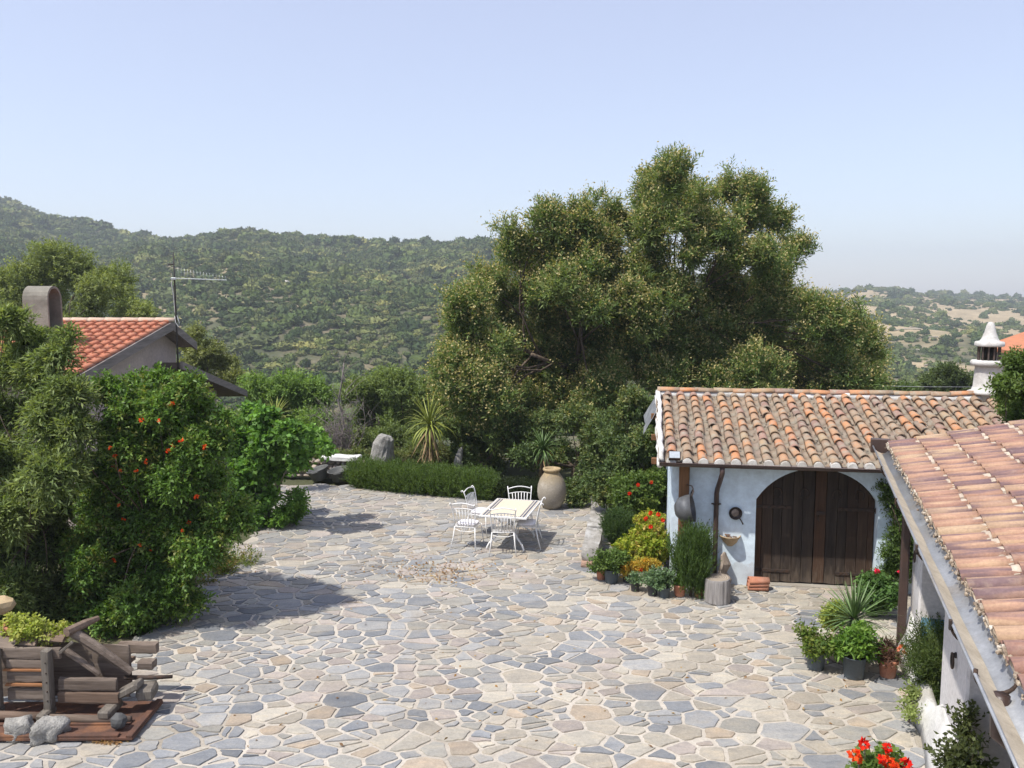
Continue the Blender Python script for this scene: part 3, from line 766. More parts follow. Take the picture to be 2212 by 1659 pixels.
# rafter ends and torn sheet at the left gable
for s in (.35, 1.35, 2.35): part(barn, 'rafter', MB().rbox(on_roof(X0 + .22, s, -.17), (.75, .09, .11), .01), POSTW)
m = MB(); vs = []; 
for i in range(7):
    for j in range(4):
        p = on_roof(X0 - .03 - .085 * j + RNG.normal() * .012, 2.25 + .15 * i, -.04 - .10 * j - .02 * j * j + RNG.normal() * .02); vs.append(p)
m.add(vs, [(i * 4 + j, i * 4 + j + 1, (i + 1) * 4 + j + 1, (i + 1) * 4 + j) for i in range(6) for j in range(3)], True); part(barn, 'roofing_sheet', m, basic('grey_sheet', (.22, .23, .24), (.13, .14, .15), 5))
# gutter and pipe
GY = EY - .075; GZ = EZ - .005
def half_pipe(m, pts, r, th=.006, n=8, a0=math.pi, a1=2 * math.pi, up=Vector((0, 0, 1))):
    vs = []
    for i, p in enumerate(pts):
        p = Vector(p); t = (Vector(pts[min(i + 1, len(pts) - 1)]) - Vector(pts[max(0, i - 1)])).normalized(); sdv = t.cross(up).normalized()
        for k in (0, 1):
            for j in range(n + 1):
                a = a0 + (a1 - a0) * j / n; rr = r - th * k; vs.append(p + sdv * rr * math.cos(a) + up * rr * math.sin(a))
    m_ = n + 1; w = 2 * m_; fs = []
    for i in range(len(pts) - 1):
        for j in range(n):
            fs.append((i * w + j, i * w + j + 1, (i + 1) * w + j + 1, (i + 1) * w + j)); fs.append((i * w + m_ + j, (i + 1) * w + m_ + j, (i + 1) * w + m_ + j + 1, i * w + m_ + j + 1))
        fs.append((i * w, (i + 1) * w, (i + 1) * w + m_, i * w + m_)); fs.append((i * w + n, i * w + m_ + n, (i + 1) * w + m_ + n, (i + 1) * w + n))
    for i in (0, len(pts) - 1):
        for j in range(n): fs.append((i * w + j, i * w + m_ + j, i * w + m_ + j + 1, i * w + j + 1))
    m.add(vs, fs, True); return m
m = half_pipe(MB(), [(X0 - .03, GY, GZ), (3., GY, GZ - .005), (X1, GY, GZ - .015)], .066); m.lathe([(.066, 0), (.066, .008)], 16, (X0 - .03, GY, GZ), Matrix.Rotation(math.pi / 2, 3, 'Y'))
m.rbox((BL / 2, GY + .002, GZ + .004), (BL + .3, .012, .018), .003, Matrix.Identity(3)) if False else None
m.tube([(X0 - .03, GY - .066, GZ), (X1, GY - .066, GZ - .015)], .010, 6)
part(barn, 'gutter', m, BROWNM)
m = MB(); xp = .80; m.tube([(xp, GY, GZ - .06), (xp, GY, GZ - .16), (xp - .02, GY + .10, GZ - .30), (xp - .04, -.12, GZ - .48), (xp - .05, -.07, GZ - .58), (xp - .05, -.065, .9), (xp - .05, -.065, .03)], .042, 10)
part(barn, 'downpipe', m, BROWNM)
m = MB(); m.lathe([(.05, -.012), (.052, 0), (.05, .012)], 12, (xp - .05, -.065, 1.42)); m.box((xp - .05, -.03, 1.42), (.16, .02, .02)); part(barn, 'pipe_clamp', m, IRON)
part(barn, 'corner_post', MB().rbox((.20, -.13, 1.05), (.17, .15, 2.1), .012, Matrix.Identity(3)), POSTW)
# chimney on the ridge
CX_ = 6.02; cb = Vector((CX_, RY + .12, RZ - .25)); ch = bpy.data.objects.new('chimney', None); link(ch, barn); ch.location = cb; ch.empty_display_size = .1
CONC = basic('chimney_concrete', (.60, .585, .55), (.46, .44, .41), 5, .9, .4, c3=(.66, .65, .63))
def ck(py): return A(2135, py, BW(*cb).y).z - BW(*cb).z
z0 = ck(852); z1 = ck(790); z2 = ck(778); z3 = ck(748); z4 = ck(738); z5 = ck(695)
m = MB(); m.lathe([(.26, -.25), (.25, z0), (.33, z0 + .01), (.34, z0 + .06), (.27, z0 + .09), (.245, z0 + .16), (.225, z1 - .03), (.23, z1)], 20, wob=.03); part(ch, 'shaft', m, CONC)
m = MB(); m.lathe([(.24, z1), (.305, z1 + .005), (.312, z2 - .03), (.29, z2), (0, z2 + .002)], 24, wob=.03); part(ch, 'collar', m, CONC)
m = MB(); m.lathe([(.13, z2), (.13, z3)], 16); part(ch, 'flue', m, DARK)
for i in range(12):
    w = i * math.pi / 6 + .13; part(ch, 'baluster', MB().rbox((.185 * math.cos(w), .185 * math.sin(w), (z2 + z3) / 2), (.028, .028, z3 - z2 + .02), .004, Matrix.Rotation(w, 3, 'Z')), basic('soot_brick', (.11, .075, .06), (.05, .04, .035), 10) if i == 0 else bpy.data.materials['soot_brick'])
m = MB(); m.lathe([(.20, z3 - .005), (.25, z3), (.262, z3 + .02), (.25, z4), (.17, z4 + .015), (.145, z4 + .06), (.10, (z4 + z5) / 2), (.07, z5 - .06), (.045, z5 - .012), (0, z5)], 24, wob=.03); part(ch, 'cone_cap', m, CONC)

# things hanging on the barn
m = thing('flood_light', 'small grey flood light on the left eave corner of the barn', 'lamp', BW(.02, GY + .02, EZ + .055), BR)
R_ = Matrix.Rotation(math.radians(-38), 3, 'X')
part(m, 'housing', MB().rbox((0, 0, .05), (.20, .07, .15), .01, R_), IRON)
part(m, 'glass', MB().box(R_ @ Vector((0, -.038, 0)) + Vector((0, 0, .05)), (.17, .006, .12), R_), basic('lamp_glass', (.42, .45, .48), (.36, .40, .43), 3, .15, 0, spec=.6))
m = thing('frying_pan', 'small black iron frying pan hung on the white barn wall', 'pan', BW(1.075, -.002, 1.27), BR)
R_ = Matrix.Rotation(math.pi / 2, 3, 'X')
part(m, 'bowl', MB().lathe([(.0, .008), (.085, .008), (.105, .045), (.112, .045), (.093, .0), (0, 0)], 22, (0, 0, 0), R_), basic('pan_iron', (.03, .024, .022), (.06, .045, .038), 14, .5, .2, metal=.5))
part(m, 'worn_base', MB().lathe([(.0, .012), (.062, .012), (.066, .0085)], 18, (0, 0, 0), R_, wob=.15), basic('pan_worn', (.34, .27, .22), (.16, .12, .10), 18, .6))
part(m, 'handle', MB().tube([(.07, -.035, -.085), (.10, -.04, -.13), (.13, -.03, -.19)], [.013, .011, .014], 6, flat=.5), IRON)
m = thing('wall_bowl', 'clay wall bowl holding dried scraps beside the barn door', 'bowl', BW(1.0, -.005, .86), BR)
sh = [(.0, -.17), (.05, -.165), (.115, -.10), (.175, 0.0), (.184, .015), (.165, .015), (.11, -.08), (.0, -.13)]
mm = MB().lathe(sh, 20, wob=.06, a0=math.pi, a1=2 * math.pi); part(m, 'bowl', mm, basic('ochre_clay', (.52, .40, .25), (.42, .29, .16), 6), rot=None)
mm.v[:] = mm.v
mm = MB()
for k in range(16): mm.rock((RNG.uniform(-.10, .10), -RNG.uniform(.02, .09), RNG.uniform(-.01, .035)), (.05, .035, .03), k, 1)
part(m, 'dried_scraps', mm, basic('dried_bits', (.22, .13, .08), (.10, .06, .04), 14), kind='stuff')
m = thing('hanging_cauldron', 'large dented grey cauldron hung on the barn corner post', 'cauldron', BW(.24, -.38, 1.52), BR)
R_ = Matrix.Rotation(math.radians(78), 3, 'Y') @ Matrix.Rotation(math.radians(10), 3, 'X')
part(m, 'pot', MB().lathe([(0, -.20), (.10, -.19), (.19, -.12), (.225, 0), (.235, .10), (.245, .105), (.22, .10), (.20, -.02), (.14, -.12), (0, -.15)], 24, (0, 0, -.12), R_, wob=.05), basic('zinc', (.17, .175, .18), (.10, .10, .105), 5, .55, .2, metal=.6))
part(m, 'handle', MB().tube([(.06, -.10, .10), (.10, -.06, .19), (.10, .05, .21), (.07, .10, .12)], .011, 6), IRON)
part(m, 'hook', MB().tube([(.0, .16, .26), (.08, .06, .26), (.10, .0, .22)], .009, 6), IRON)
# ------------------------------------------------------------------ house on the right
HR = math.atan2(-.944, -.33); hex_ = Vector((math.cos(HR), math.sin(HR), 0)); hey = Vector((-math.sin(HR), math.cos(HR), 0))
HO = Vector((5.44, 11.36, 0)) + hey * .16
house = thing('courtyard_house', 'grey plastered house with arched porch and flamed tile roof at right', 'house', HO, HR)
def HW(x, y, z): return HO + hex_ * x + hey * y + Vector((0, 0, z))
HL = 11.0; HT = .42; HWH = 2.72; OPEN = [(.78, 2.74), (4.12, 6.3), (7.6, 9.6)]
m = MB(); xs = 0.0
def curved(m, a, c, spr=1.75, rise=.62, n=14):
    av = []; hw = (c - a) / 2; xc = (a + c) / 2
    for i in range(n + 1):
        x = a + (c - a) * i / n; z = arch_z(x - xc, hw, spr, rise); av += [(x, 0, z), (x, HT, z), (x, 0, HWH), (x, HT, HWH)]
    fs = []
    for i in range(n):
        p = i * 4; q = p + 4; fs += [(p, q, q + 2, p + 2), (p + 1, p + 3, q + 3, q + 1), (p, p + 1, q + 1, q)]
    m.add(av, fs)
for a, c in OPEN:
    m.rbox(((xs + a) / 2, HT / 2, HWH / 2), (a - xs, HT, HWH), .025); curved(m, a, c); xs = c
m.rbox(((xs + HL) / 2, HT / 2, HWH / 2), (HL - xs, HT, HWH), .025)
m.box((.16, 2.55, HWH / 2), (.28, 4.2, HWH)); m.box((HL - .16, 2.55, HWH / 2), (.28, 4.2, HWH))
part(house, 'wall', m, GREYPL)
part(house, 'porch_back_wall', MB().box((HL / 2, 1.9, HWH / 2), (HL - .7, .2, HWH - .02)), PINKPL)
part(house, 'porch_floor', MB().box((HL / 2, 1.1, .03), (HL - .7, 1.36, .06)), basic('porch_cement', (.33, .30, .27), (.25, .22, .2), 3))
# white footing that swells out at the ground, with its low kerb across the openings
m = MB(); prof = [(-.17, 0), (-.135, .16), (-.06, .34), (-.012, .6), (.03, .62), (.03, 0)]
seg = 26; vs = []
for i in range(seg + 1):
    x = -.03 + (HL + .06) * i / seg; k = 1 + .18 * math.sin(i * 1.7) + .1 * math.sin(i * 3.1)
    inop = any(a - .05 < x < c + .05 for a, c in OPEN)
    for y, z in prof: vs.append((x, y * (k if y < 0 else 1), min(z, .34) if inop else z))
n = len(prof); fs = [(i * n + j, i * n + (j + 1) % n, (i + 1) * n + (j + 1) % n, (i + 1) * n + j) for i in range(seg) for j in range(n)] + [tuple(range(n)), tuple(range(seg * n, seg * n + n))]
m.add(vs, fs, True); part(house, 'footing', m, WHITE)
# blue painted band inside the first jamb
part(house, 'blue_band', MB().box((.783, HT / 2 + .01, .45), (.006, HT - .06, .62)), basic('blue_paint', (.17, .33, .42), (.14, .28, .37), 6))
# iron tethering rings
for (x, z) in ((.45, 1.45), (3.55, 1.32)):
    m = MB(); m.lathe([(.03, 0), (.03, .012), (.012, .03)], 10, (x, -.001, z + .08), Matrix.Rotation(math.pi / 2, 3, 'X'))
    m.tube([(x + .06 * math.sin(t), -.035, z + .02 - .075 * math.cos(t)) for t in np.linspace(0, 6.283, 17)], .011, 6, caps=False); part(house, 'iron_ring', m, IRON)
# roof
HP = math.radians(13.5); HEY = -.32; HEZ = 2.86; HS = 4.6
def on_house(x, s, h=0.0): return Vector((x, HEY + s * math.cos(HP) - h * math.sin(HP), HEZ + s * math.sin(HP) + h * math.cos(HP)))
m = MB(); m.prism([(HEY + .03, HEZ - .03), (HEY + HS * math.cos(HP), HEZ + HS * math.sin(HP) - .03), (HEY + HS * math.cos(HP), HEZ + HS * math.sin(HP) - .14), (HEY + .03, HEZ - .14)], -.22, HL + .2, 'x')
part(house, 'roof_deck', m, basic('deck_cement', (.42, .39, .35), (.3, .27, .24), 3))
def s_tile(w, L, th=.016, hump=.055):
    """interlocking tile: flat pan and a rounded hump, low end at y=0"""
    pr = [(-w * .5, .004), (-w * .28, 0), (-w * .10, .004)] + [(-w * .10 + w * .62 * (1 - math.cos(t)) / 2 , .004 + hump * math.sin(t) ** .8) for t in np.linspace(.35, math.pi - .02, 7)]
    vs = []; n = len(pr)
    for y, dz in ((0, .022), (L, 0.0)):
        vs += [(x, y, z + dz) for x, z in pr] + [(x, y, z + dz - th) for x, z in pr]
    fs = []
    for i in range(n - 1):
        fs += [(i, i + 1, 2 * n + i + 1, 2 * n + i), (n + i, 3 * n + i, 3 * n + i + 1, n + i + 1), (i, n + i, n + i + 1, i + 1), (2 * n + i, 2 * n + i + 1, 3 * n + i + 1, 3 * n + i)]
    fs += [(0, 2 * n, 3 * n, n), (n - 1, 2 * n - 1, 4 * n - 1, 3 * n - 1)]
    me = fixn(MB().add(vs, fs).mesh('roof_tile')); sm = [False] * len(fs)
    for i in range(n - 1): sm[4 * i] = True
    me.polygons.foreach_set('use_smooth', sm); return me
TW = .232; TE = .375; st = s_tile(TW, TE + .06); st.materials.append(NEWTILE)
nx = int((HL + .3) / TW); ny = int(HS / TE); tl = []
for i in range(nx):
    for j in range(ny):
        tl.append((i, j, -.20 + TW * (i + .5), j * TE - .05))
def seen(t):
    x, y = proj(HW(*on_house(t[2], t[3] + .1, .03))); q = HW(*on_house(t[2], t[3], 0)); return q.y > .8 and x < 2300 and y < 1760
vis = [t for t in tl if seen(t)]; vis.sort(key=lambda t: proj(HW(*on_house(t[2], t[3], 0)))[0]); rest = [t for t in tl if not seen(t)] + vis[300:]; vis = vis[:300]
for (i, j, x, s) in vis:
    o = bpy.data.objects.new('roof_tile', st); link(o, house); o.location = on_house(x + RNG.normal() * .003, s + RNG.normal() * .006, .018)
    o.rotation_euler = (HP - .02 + RNG.normal() * .008, RNG.normal() * .012, RNG.normal() * .008)
if rest:
    m = MB(); R_ = Matrix.Rotation(HP - .02, 3, 'X')
    for (i, j, x, s) in rest: m.add([R_ @ v.co + on_house(x, s, .018) for v in st.vertices], [tuple(p.vertices) for p in st.polygons], True)
    part(house, 'more_roof_tiles', m, NEWTILE, kind='stuff')
# pale mortar showing under the tile ends, and along the eave
CREAM = basic('cream_mortar', (.54, .46, .37), (.40, .33, .26), 9, .95, .4)
m = MB(); e = MB()
for i in range(nx):
    for j in range(ny):
        x = -.20 + TW * (i + .5) + TW * .21; R_ = Matrix.Rotation(HP, 3, 'X')
        pl = [(math.cos(a) * TW * .29, math.sin(a) * .05) for a in np.linspace(.05, math.pi - .05, 6)]; n = len(pl)
        o_ = on_house(x, j * TE - .05 - (.018 + RNG.random() * .035 if j else .0), .03)
        q = m if j else e
        if j and RNG.random() < .45: continue
        q.add([R_ @ Vector((a + RNG.normal() * .006, -.012 * RNG.random(), c)) + o_ for a, c in pl] + [R_ @ Vector((a, .06, c)) + o_ for a, c in pl], [tuple(range(n))] + [(k, k + 1, n + k + 1, n + k) for k in range(n - 1)])
part(house, 'tile_mortar', m, CREAM, kind='stuff')
for _ in range(900):
    x = RNG.uniform(-.2, HL); d = RNG.uniform(.012, .04); e.rock(on_house(x, -.045 + RNG.normal() * .018, .0 + RNG.random() * .05), (d * 1.5, d, d), random.randrange(99), 1)
part(house, 'eave_mortar', e, basic('crumbly_mortar', (.42, .34, .25), (.19, .14, .10), 22, .95, .4, c3=(.6, .54, .45)), kind='stuff')
# zinc gutter full of dust
ZINC = basic('zinc_gutter', (.44, .45, .46), (.33, .34, .35), 4, .42, .12, metal=.55, c3=(.36, .33, .29))
HGY = HEY - .125; HGZ = HEZ - .03; HGR = .112
m = half_pipe(MB(), [(-.24, HGY, HGZ), (4.0, HGY, HGZ - .012), (HL, HGY, HGZ - .03)], HGR, .005, 10); m.tube([(-.24, HGY - HGR, HGZ), (4, HGY - HGR, HGZ - .012), (HL, HGY - HGR, HGZ - .03)], .011, 6)
part(house, 'gutter', m, ZINC)
m = MB(); vs = []
for i in range(40):
    x = -.2 + (HL - .1) * i / 39; w = .048 + .007 * math.sin(i * 1.3)
    vs += [(x, HGY - .055 - w, HGZ - .030 + .004 * math.sin(i)), (x, HGY - .045, HGZ - .072), (x, HGY - .022 + w * .5, HGZ - .094)]
m.add(vs, [(i * 3 + j, i * 3 + j + 1, i * 3 + j + 4, i * 3 + j + 3) for i in range(39) for j in (0, 1)], True); part(house, 'gutter_dust', m, basic('dust', (.50, .44, .35), (.38, .33, .26), 6, .95, .3))
for x in (1.35, 3.1, 4.85, 6.6):
    m = MB(); m.tube([(x, HGY - HGR - .012, HGZ + .015)] + [(x, HGY + (HGR + .014) * math.cos(a), HGZ - .012 + (HGR + .014) * math.sin(a)) for a in np.linspace(math.pi, 1.45 * math.pi, 6)], .009, 5); m.rbox((x, HGY - HGR - .015, HGZ - .02), (.03, .02, .07), .004)
    part(house, 'gutter_bracket', m, IRON)
part(house, 'gutter_end', MB().rbox((-.30, HGY - .01, HGZ + .0), (.10, .26, .20), .01), BROWNM)
m = MB(); m.tube([(7.35, HGY + (HGR - .002) * math.cos(a), HGZ + (HGR - .002) * math.sin(a) - .01) for a in np.linspace(math.pi - .15, 2 * math.pi + .05, 12)], .014, 6); part(house, 'gutter_joint', m, IRON)
part(house, 'downpipe', MB().tube([(7.45, HGY, HGZ - .08), (7.45, HGY, HGZ - .3), (7.45, -.07, HGZ - .6), (7.45, -.07, .05)], .05, 10), BROWNM)
part(house, 'corner_downpipe', MB().rbox((.18, -.12, 1.34), (.13, .11, 2.66), .02, Matrix.Identity(3)), BROWNM)

# ------------------------------------------------------------------ house on the left, mostly behind the shrubs
r1 = A(372, 697, 22.0); RXE = r1.x; RZ2 = r1.z; RL = 9.5
lh = thing('tiled_house', 'pink walled house with red tile gable roof behind the pomegranate', 'house', (RXE, 22.0, 0), 0)
e1 = A(160, 812, 17.1); P2 = math.atan2(RZ2 - e1.z, 22.0 - 17.1); S2 = (22.0 - 17.1) / math.cos(P2)
lean = math.atan2(e1.x - RXE, 4.9)
def on_left(x, s, h=0.0): return Vector((x, -4.9 + s * math.cos(P2) - h * math.sin(P2), (e1.z) + s * math.sin(P2) + h * math.cos(P2)))
m = MB(); m.prism([(-4.75, e1.z - .05), (0, RZ2 - .02), (1.5, RZ2 - .62), (1.5, RZ2 - .74), (0, RZ2 - .15), (-4.75, e1.z - .18)], -RL, -.05, 'x'); part(lh, 'roof_deck', m, GREYW)
m = MB(); m.prism([(-4.2, -.4), (1.2, -.4), (1.2, RZ2 - .65), (0, RZ2 - .16), (-4.2, e1.z - .15)], -RL + .4, -.42, 'x'); part(lh, 'wall', m, PINKPL)
part(lh, 'barge_board', MB().prism([(-4.95, e1.z - .01), (0, RZ2 + .02), (0, RZ2 - .20), (-4.95, e1.z - .23)], -.05, .02, 'x'), GREYW)
part(lh, 'barge_board', MB().prism([(0.003, RZ2 + .02), (1.62, RZ2 - .60), (1.62, RZ2 - .82), (0.003, RZ2 - .20)], -.05, .02, 'x'), GREYW)
t2 = s_tile(.27, .46, hump=.06); t2.materials.append(REDTILE); rest = MB(); k = 0; R_ = Matrix.Rotation(P2 - .02, 3, 'X')
for i in range(int(RL / .27)):
    for j in range(int(S2 / .40) + 1):
        x = -.17 - .27 * i; s = j * .40 - .03
        if x > -4.6:
            o = bpy.data.objects.new('roof_tile', t2); link(o, lh); o.location = on_left(x, s, .02); o.rotation_euler = (P2 - .02 + RNG.normal() * .006, RNG.normal() * .01, RNG.normal() * .006)
        else: rest.add([R_ @ v.co + on_left(x, s, .02) for v in t2.vertices], [tuple(p.vertices) for p in t2.polygons], True)
part(lh, 'more_roof_tiles', rest, REDTILE, kind='stuff')
rt2 = barrel(.5, .12, .11); rt2.materials.append(basic('pale_ridge', (.58, .45, .35), (.48, .34, .25), 6))
for i in range(20):
    o = bpy.data.objects.new('ridge_tile', rt2); link(o, lh); o.location = (-.42 - .44 * i, 0, RZ2 + .02); o.rotation_euler = (0, RNG.normal() * .02, -math.pi / 2)
# lean-to roof beyond the gable
a1 = A(372, 783, 21.8); b1 = A(546, 846, 27.0)
m = MB(); yl0 = a1.y - 22; yl1 = b1.y - 22; za = a1.z; zb = b1.z; m.prism([(yl0, za), (yl1, zb), (yl1, zb - .16), (yl0, za - .16)], -3.4, .25, 'x'); part(lh, 'lean_to_roof', m, basic('tar_roof', (.16, .12, .105), (.11, .085, .075), 5))
part(lh, 'lean_to_board', MB().prism([(yl0 - .02, za + .03), (yl1 + .05, zb + .03), (yl1 + .05, zb - .17), (yl0 - .02, za - .17)], .252, .31, 'x'), GREYW)
part(lh, 'lean_to_wall', MB().prism([(yl0 + .3, -1.2), (yl1 - 1.6, -1.2), (yl1 - 1.6, zb + .22), (yl0 + .3, za - .25)], -3.0, -.12, 'x'), PINKPL)
# chimney with a rounded hood open to one side
cc = A(94, 690, 19.4); chl = bpy.data.objects.new('chimney', None); link(chl, lh); chl.location = cc - Vector((RXE, 22.0, 0)); chl.rotation_euler = (0, 0, math.radians(2))
CEM = basic('cement_render', (.27, .25, .21), (.19, .175, .145), 3, .92, .35, c3=(.31, .29, .245)); w = .33; h0 = .46; th = .06
outer = [(-w, -1.2), (-w, h0)] + [(w * math.cos(a), h0 + w * .95 * math.sin(a)) for a in np.linspace(math.pi, 0, 12)][1:-1] + [(w, h0), (w, -1.2)]
inner = [(w - th, -.2), (w - th, h0)] + [((w - th) * math.cos(a), h0 + (w - th) * .95 * math.sin(a)) for a in np.linspace(0, math.pi, 12)][1:-1] + [(-w + th, h0), (-w + th, -.2)]
m = MB(); n1 = len(outer)
arch_o = outer; arch_i = inner[::-1]; q = []
ao = [(-w, -.2)] + outer[1:-1] + [(w, -.2)]; ai = arch_i; n = len(ao)
for x in (-.28, .28): q += [(x, a, b) for a, b in ao] + [(x, a, b) for a, b in ai]
fs = []
for i in range(n - 1):
    fs += [(i, i + 1, n + i + 1, n + i), (2 * n + i, 3 * n + i, 3 * n + i + 1, 2 * n + i + 1), (i, 2 * n + i, 2 * n + i + 1, i + 1), (n + i, n + i + 1, 3 * n + i + 1, 3 * n + i)]
m.add(q, fs, False); part(chl, 'hood', m, CEM); part(chl, 'stack', MB().box((0, 0, -.9), (.56, .66, 1.4)), CEM); part(chl, 'soot_back', MB().prism([(a * .985, b if b < 0 else b * .985) for a, b in inner], -.10, -.08, 'x'), DARK)
# aerial
am = A(375, 800, 21.3); at_ = A(375, 545, 21.3); ant = thing('tv_antenna', 'thin television aerial on a pole beside the red tiled gable', 'antenna', (am.x + .12, am.y, 0), 0)
hb = A(375, 602, 21.3).z; part(ant, 'mast', MB().tube([(0, 0, am.z - 1.6), (0, 0, hb), (0, 0, at_.z)], [.026, .022, .012], 8), basic('mast_dark', (.05, .042, .038), (.035, .03, .028), 6, .6))
ALU = basic('aluminium', (.55, .57, .58), (.45, .47, .48), 6, .35, 0, metal=.8)
part(ant, 'boom', MB().rbox((.62, 0, hb - .012), (1.42, .022, .022), .003, Matrix.Rotation(.035, 3, 'Y')), ALU)
for i in range(17):
    x = .02 + i * .08; hh = .30 - .012 * i; part(ant, 'element', MB().tube([(x, 0, hb - .03 - x * .035), (x, 0, hb + hh - x * .035)], .0028, 4), ALU)
part(ant, 'clamp', MB().rbox((-.02, 0, hb), (.12, .06, .06), .006), ALU)
part(ant, 'dipole', MB().tube([(-.14, 0, hb + .36), (.0, 0, hb + .36)], .018, 6), bpy.data.materials['mast_dark'])
part(ant, 'cable', MB().tube([(-.05, .02, hb), (-.09, .02, hb - .12), (-.05, .02, hb - .4), (-.03, .02, hb - .85), (.03, .0, hb - .95), (.09, -.02, hb - 1.12), (.06, -.02, hb - 1.22), (-.01, -.02, hb - 1.1), (-.03, 0, hb - .95)], .010, 5), basic('white_cable', (.6, .6, .6), (.5, .5, .5), 4, .6, 0))
# a neighbour's roof far right, behind the barn
nb = A(2440, 698, 34); nh = thing('neighbour_house', 'orange tiled roof corner of a house beyond the white chimney', 'house', (nb.x, nb.y, -1.0), math.radians(-12))
zz = nb.z + 1.0; part(nh, 'wall', MB().prism([(-3, -1), (3, -1), (3, zz - 1.3), (0, zz - .25), (-3, zz - 1.3)], .1, 6, 'y'), PINKPL)
part(nh, 'roof', MB().prism([(-3.4, zz - 1.35), (0, zz), (3.4, zz - 1.35), (3.4, zz - 1.5), (0, zz - .16), (-3.4, zz - 1.5)], -.3, 6.4, 'y'), basic('orange_roof', (.50, .20, .10), (.42, .17, .09), 5, stretch=(1, .2, 1)))
# telephone wire behind the barn roof
w0 = A(1840, 832, 24); w1 = A(2140, 836, 26)
solo('overhead_wire', 'thin pale wire strung low behind the barn roof', 'wire', MB().tube([w0, (w0 + w1) / 2 - Vector((0, 0, .02)), w1], .006, 5), basic('wire_grey', (.6, .6, .6), (.5, .5, .5), 4, .5, 0))
# ------------------------------------------------------------------ table and chairs
PAINT = basic('white_paint', (.80, .79, .77), (.74, .73, .71), 9, .42, .05, spec=.5)
T4 = [G(*p, .74) for p in ((1032, 1113), (1140, 1121), (1163, 1082), (1080, 1077))]
tc = sum(T4, Vector((0, 0, 0))) / 4; tdir = ((T4[3] - T4[0]) + (T4[2] - T4[1])).normalized(); trz = math.atan2(-tdir.x, tdir.y); tw = .94; tlg = 1.40
table = thing('garden_table', 'white iron garden table with beige tiled top and dark stripes', 'table', (tc.x, tc.y, 0), trz)
m = MB(); e = .028
for sx in (-1, 1): m.rbox((sx * (tw / 2 - e / 2), 0, .73), (e, tlg, .04), .006)
for sy in (-1, 1): m.rbox((0, sy * (tlg / 2 - e / 2), .73), (tw - 2 * e, e, .04), .006)
m.box((0, 0, .715), (tw - .05, tlg - .05, .012)); part(table, 'top_frame', m, PAINT)
def mosaic():
    mt, nt, b = newmat('beige_mosaic'); v = coords(nt, 'Object'); br = nd(nt, 'ShaderNodeTexBrick', Scale=1.0); br.offset = 0.0
    br.inputs['Brick Width'].default_value = .03; br.inputs['Row Height'].default_value = .03; br.inputs['Mortar Size'].default_value = .0018
    br.inputs['Color1'].default_value = (.68, .60, .46, 1); br.inputs['Color2'].default_value = (.62, .53, .39, 1); br.inputs['Mortar'].default_value = (.62, .57, .48, 1)
    nt.links.new(v, br.inputs[0]); nt.links.new(br.outputs[0], b.inputs['Base Color']); b.inputs['Roughness'].default_value = .45; return mt
part(table, 'tiled_top', MB().box((0, 0, .738), (tw - 2 * e - .24, tlg - 2 * e - .002, .022)), mosaic())
BLUE = basic('blue_tile', (.055, .065, .12), (.08, .09, .15), 20, .4, .1); LT = basic('pale_tile', (.62, .57, .48), (.55, .49, .40), 20, .4, .1)
for sx in (-1, 1):
    x = sx * (tw / 2 - e - .12)
    for w_, mat, dx in ((.022, BLUE, .012), (.030, LT, .039), (.030, BLUE, .070), (.032, LT, .102)):
        part(table, 'tile_stripe', MB().box((x + sx * dx, 0, .7385), (w_, tlg - 2 * e - .002, .0225)), mat)
for i in range(16):
    for sy in (-1, 1): part(table, 'dark_tile', MB().box((-.30 + i * .04, sy * (tlg / 2 - e - .02), .7395), (.02, .03, .022)), BLUE)
for sx in (-1, 1):
    for sy in (-1, 1):
        pts = [(sx * .36, sy * .50, .012), (sx * .37, sy * .50, .06), (sx * .33, sy * .47, .14), (sx * .22, sy * .38, .24), (sx * .12, sy * .28, .38), (sx * .12, sy * .26, .50), (sx * .22, sy * .36, .62), (sx * .34, sy * .48, .71)]
        part(table, 'leg', MB().tube(pts, .017, 8), PAINT)
m = MB(); m.tube([(-.13, -.28, .42), (.13, .28, .42)], .012, 6); m.tube([(.13, -.28, .43), (-.13, .28, .43)], .012, 6); m.lathe([(.05, .39), (.06, .42), (.05, .46)], 12); part(table, 'stretcher', m, PAINT)

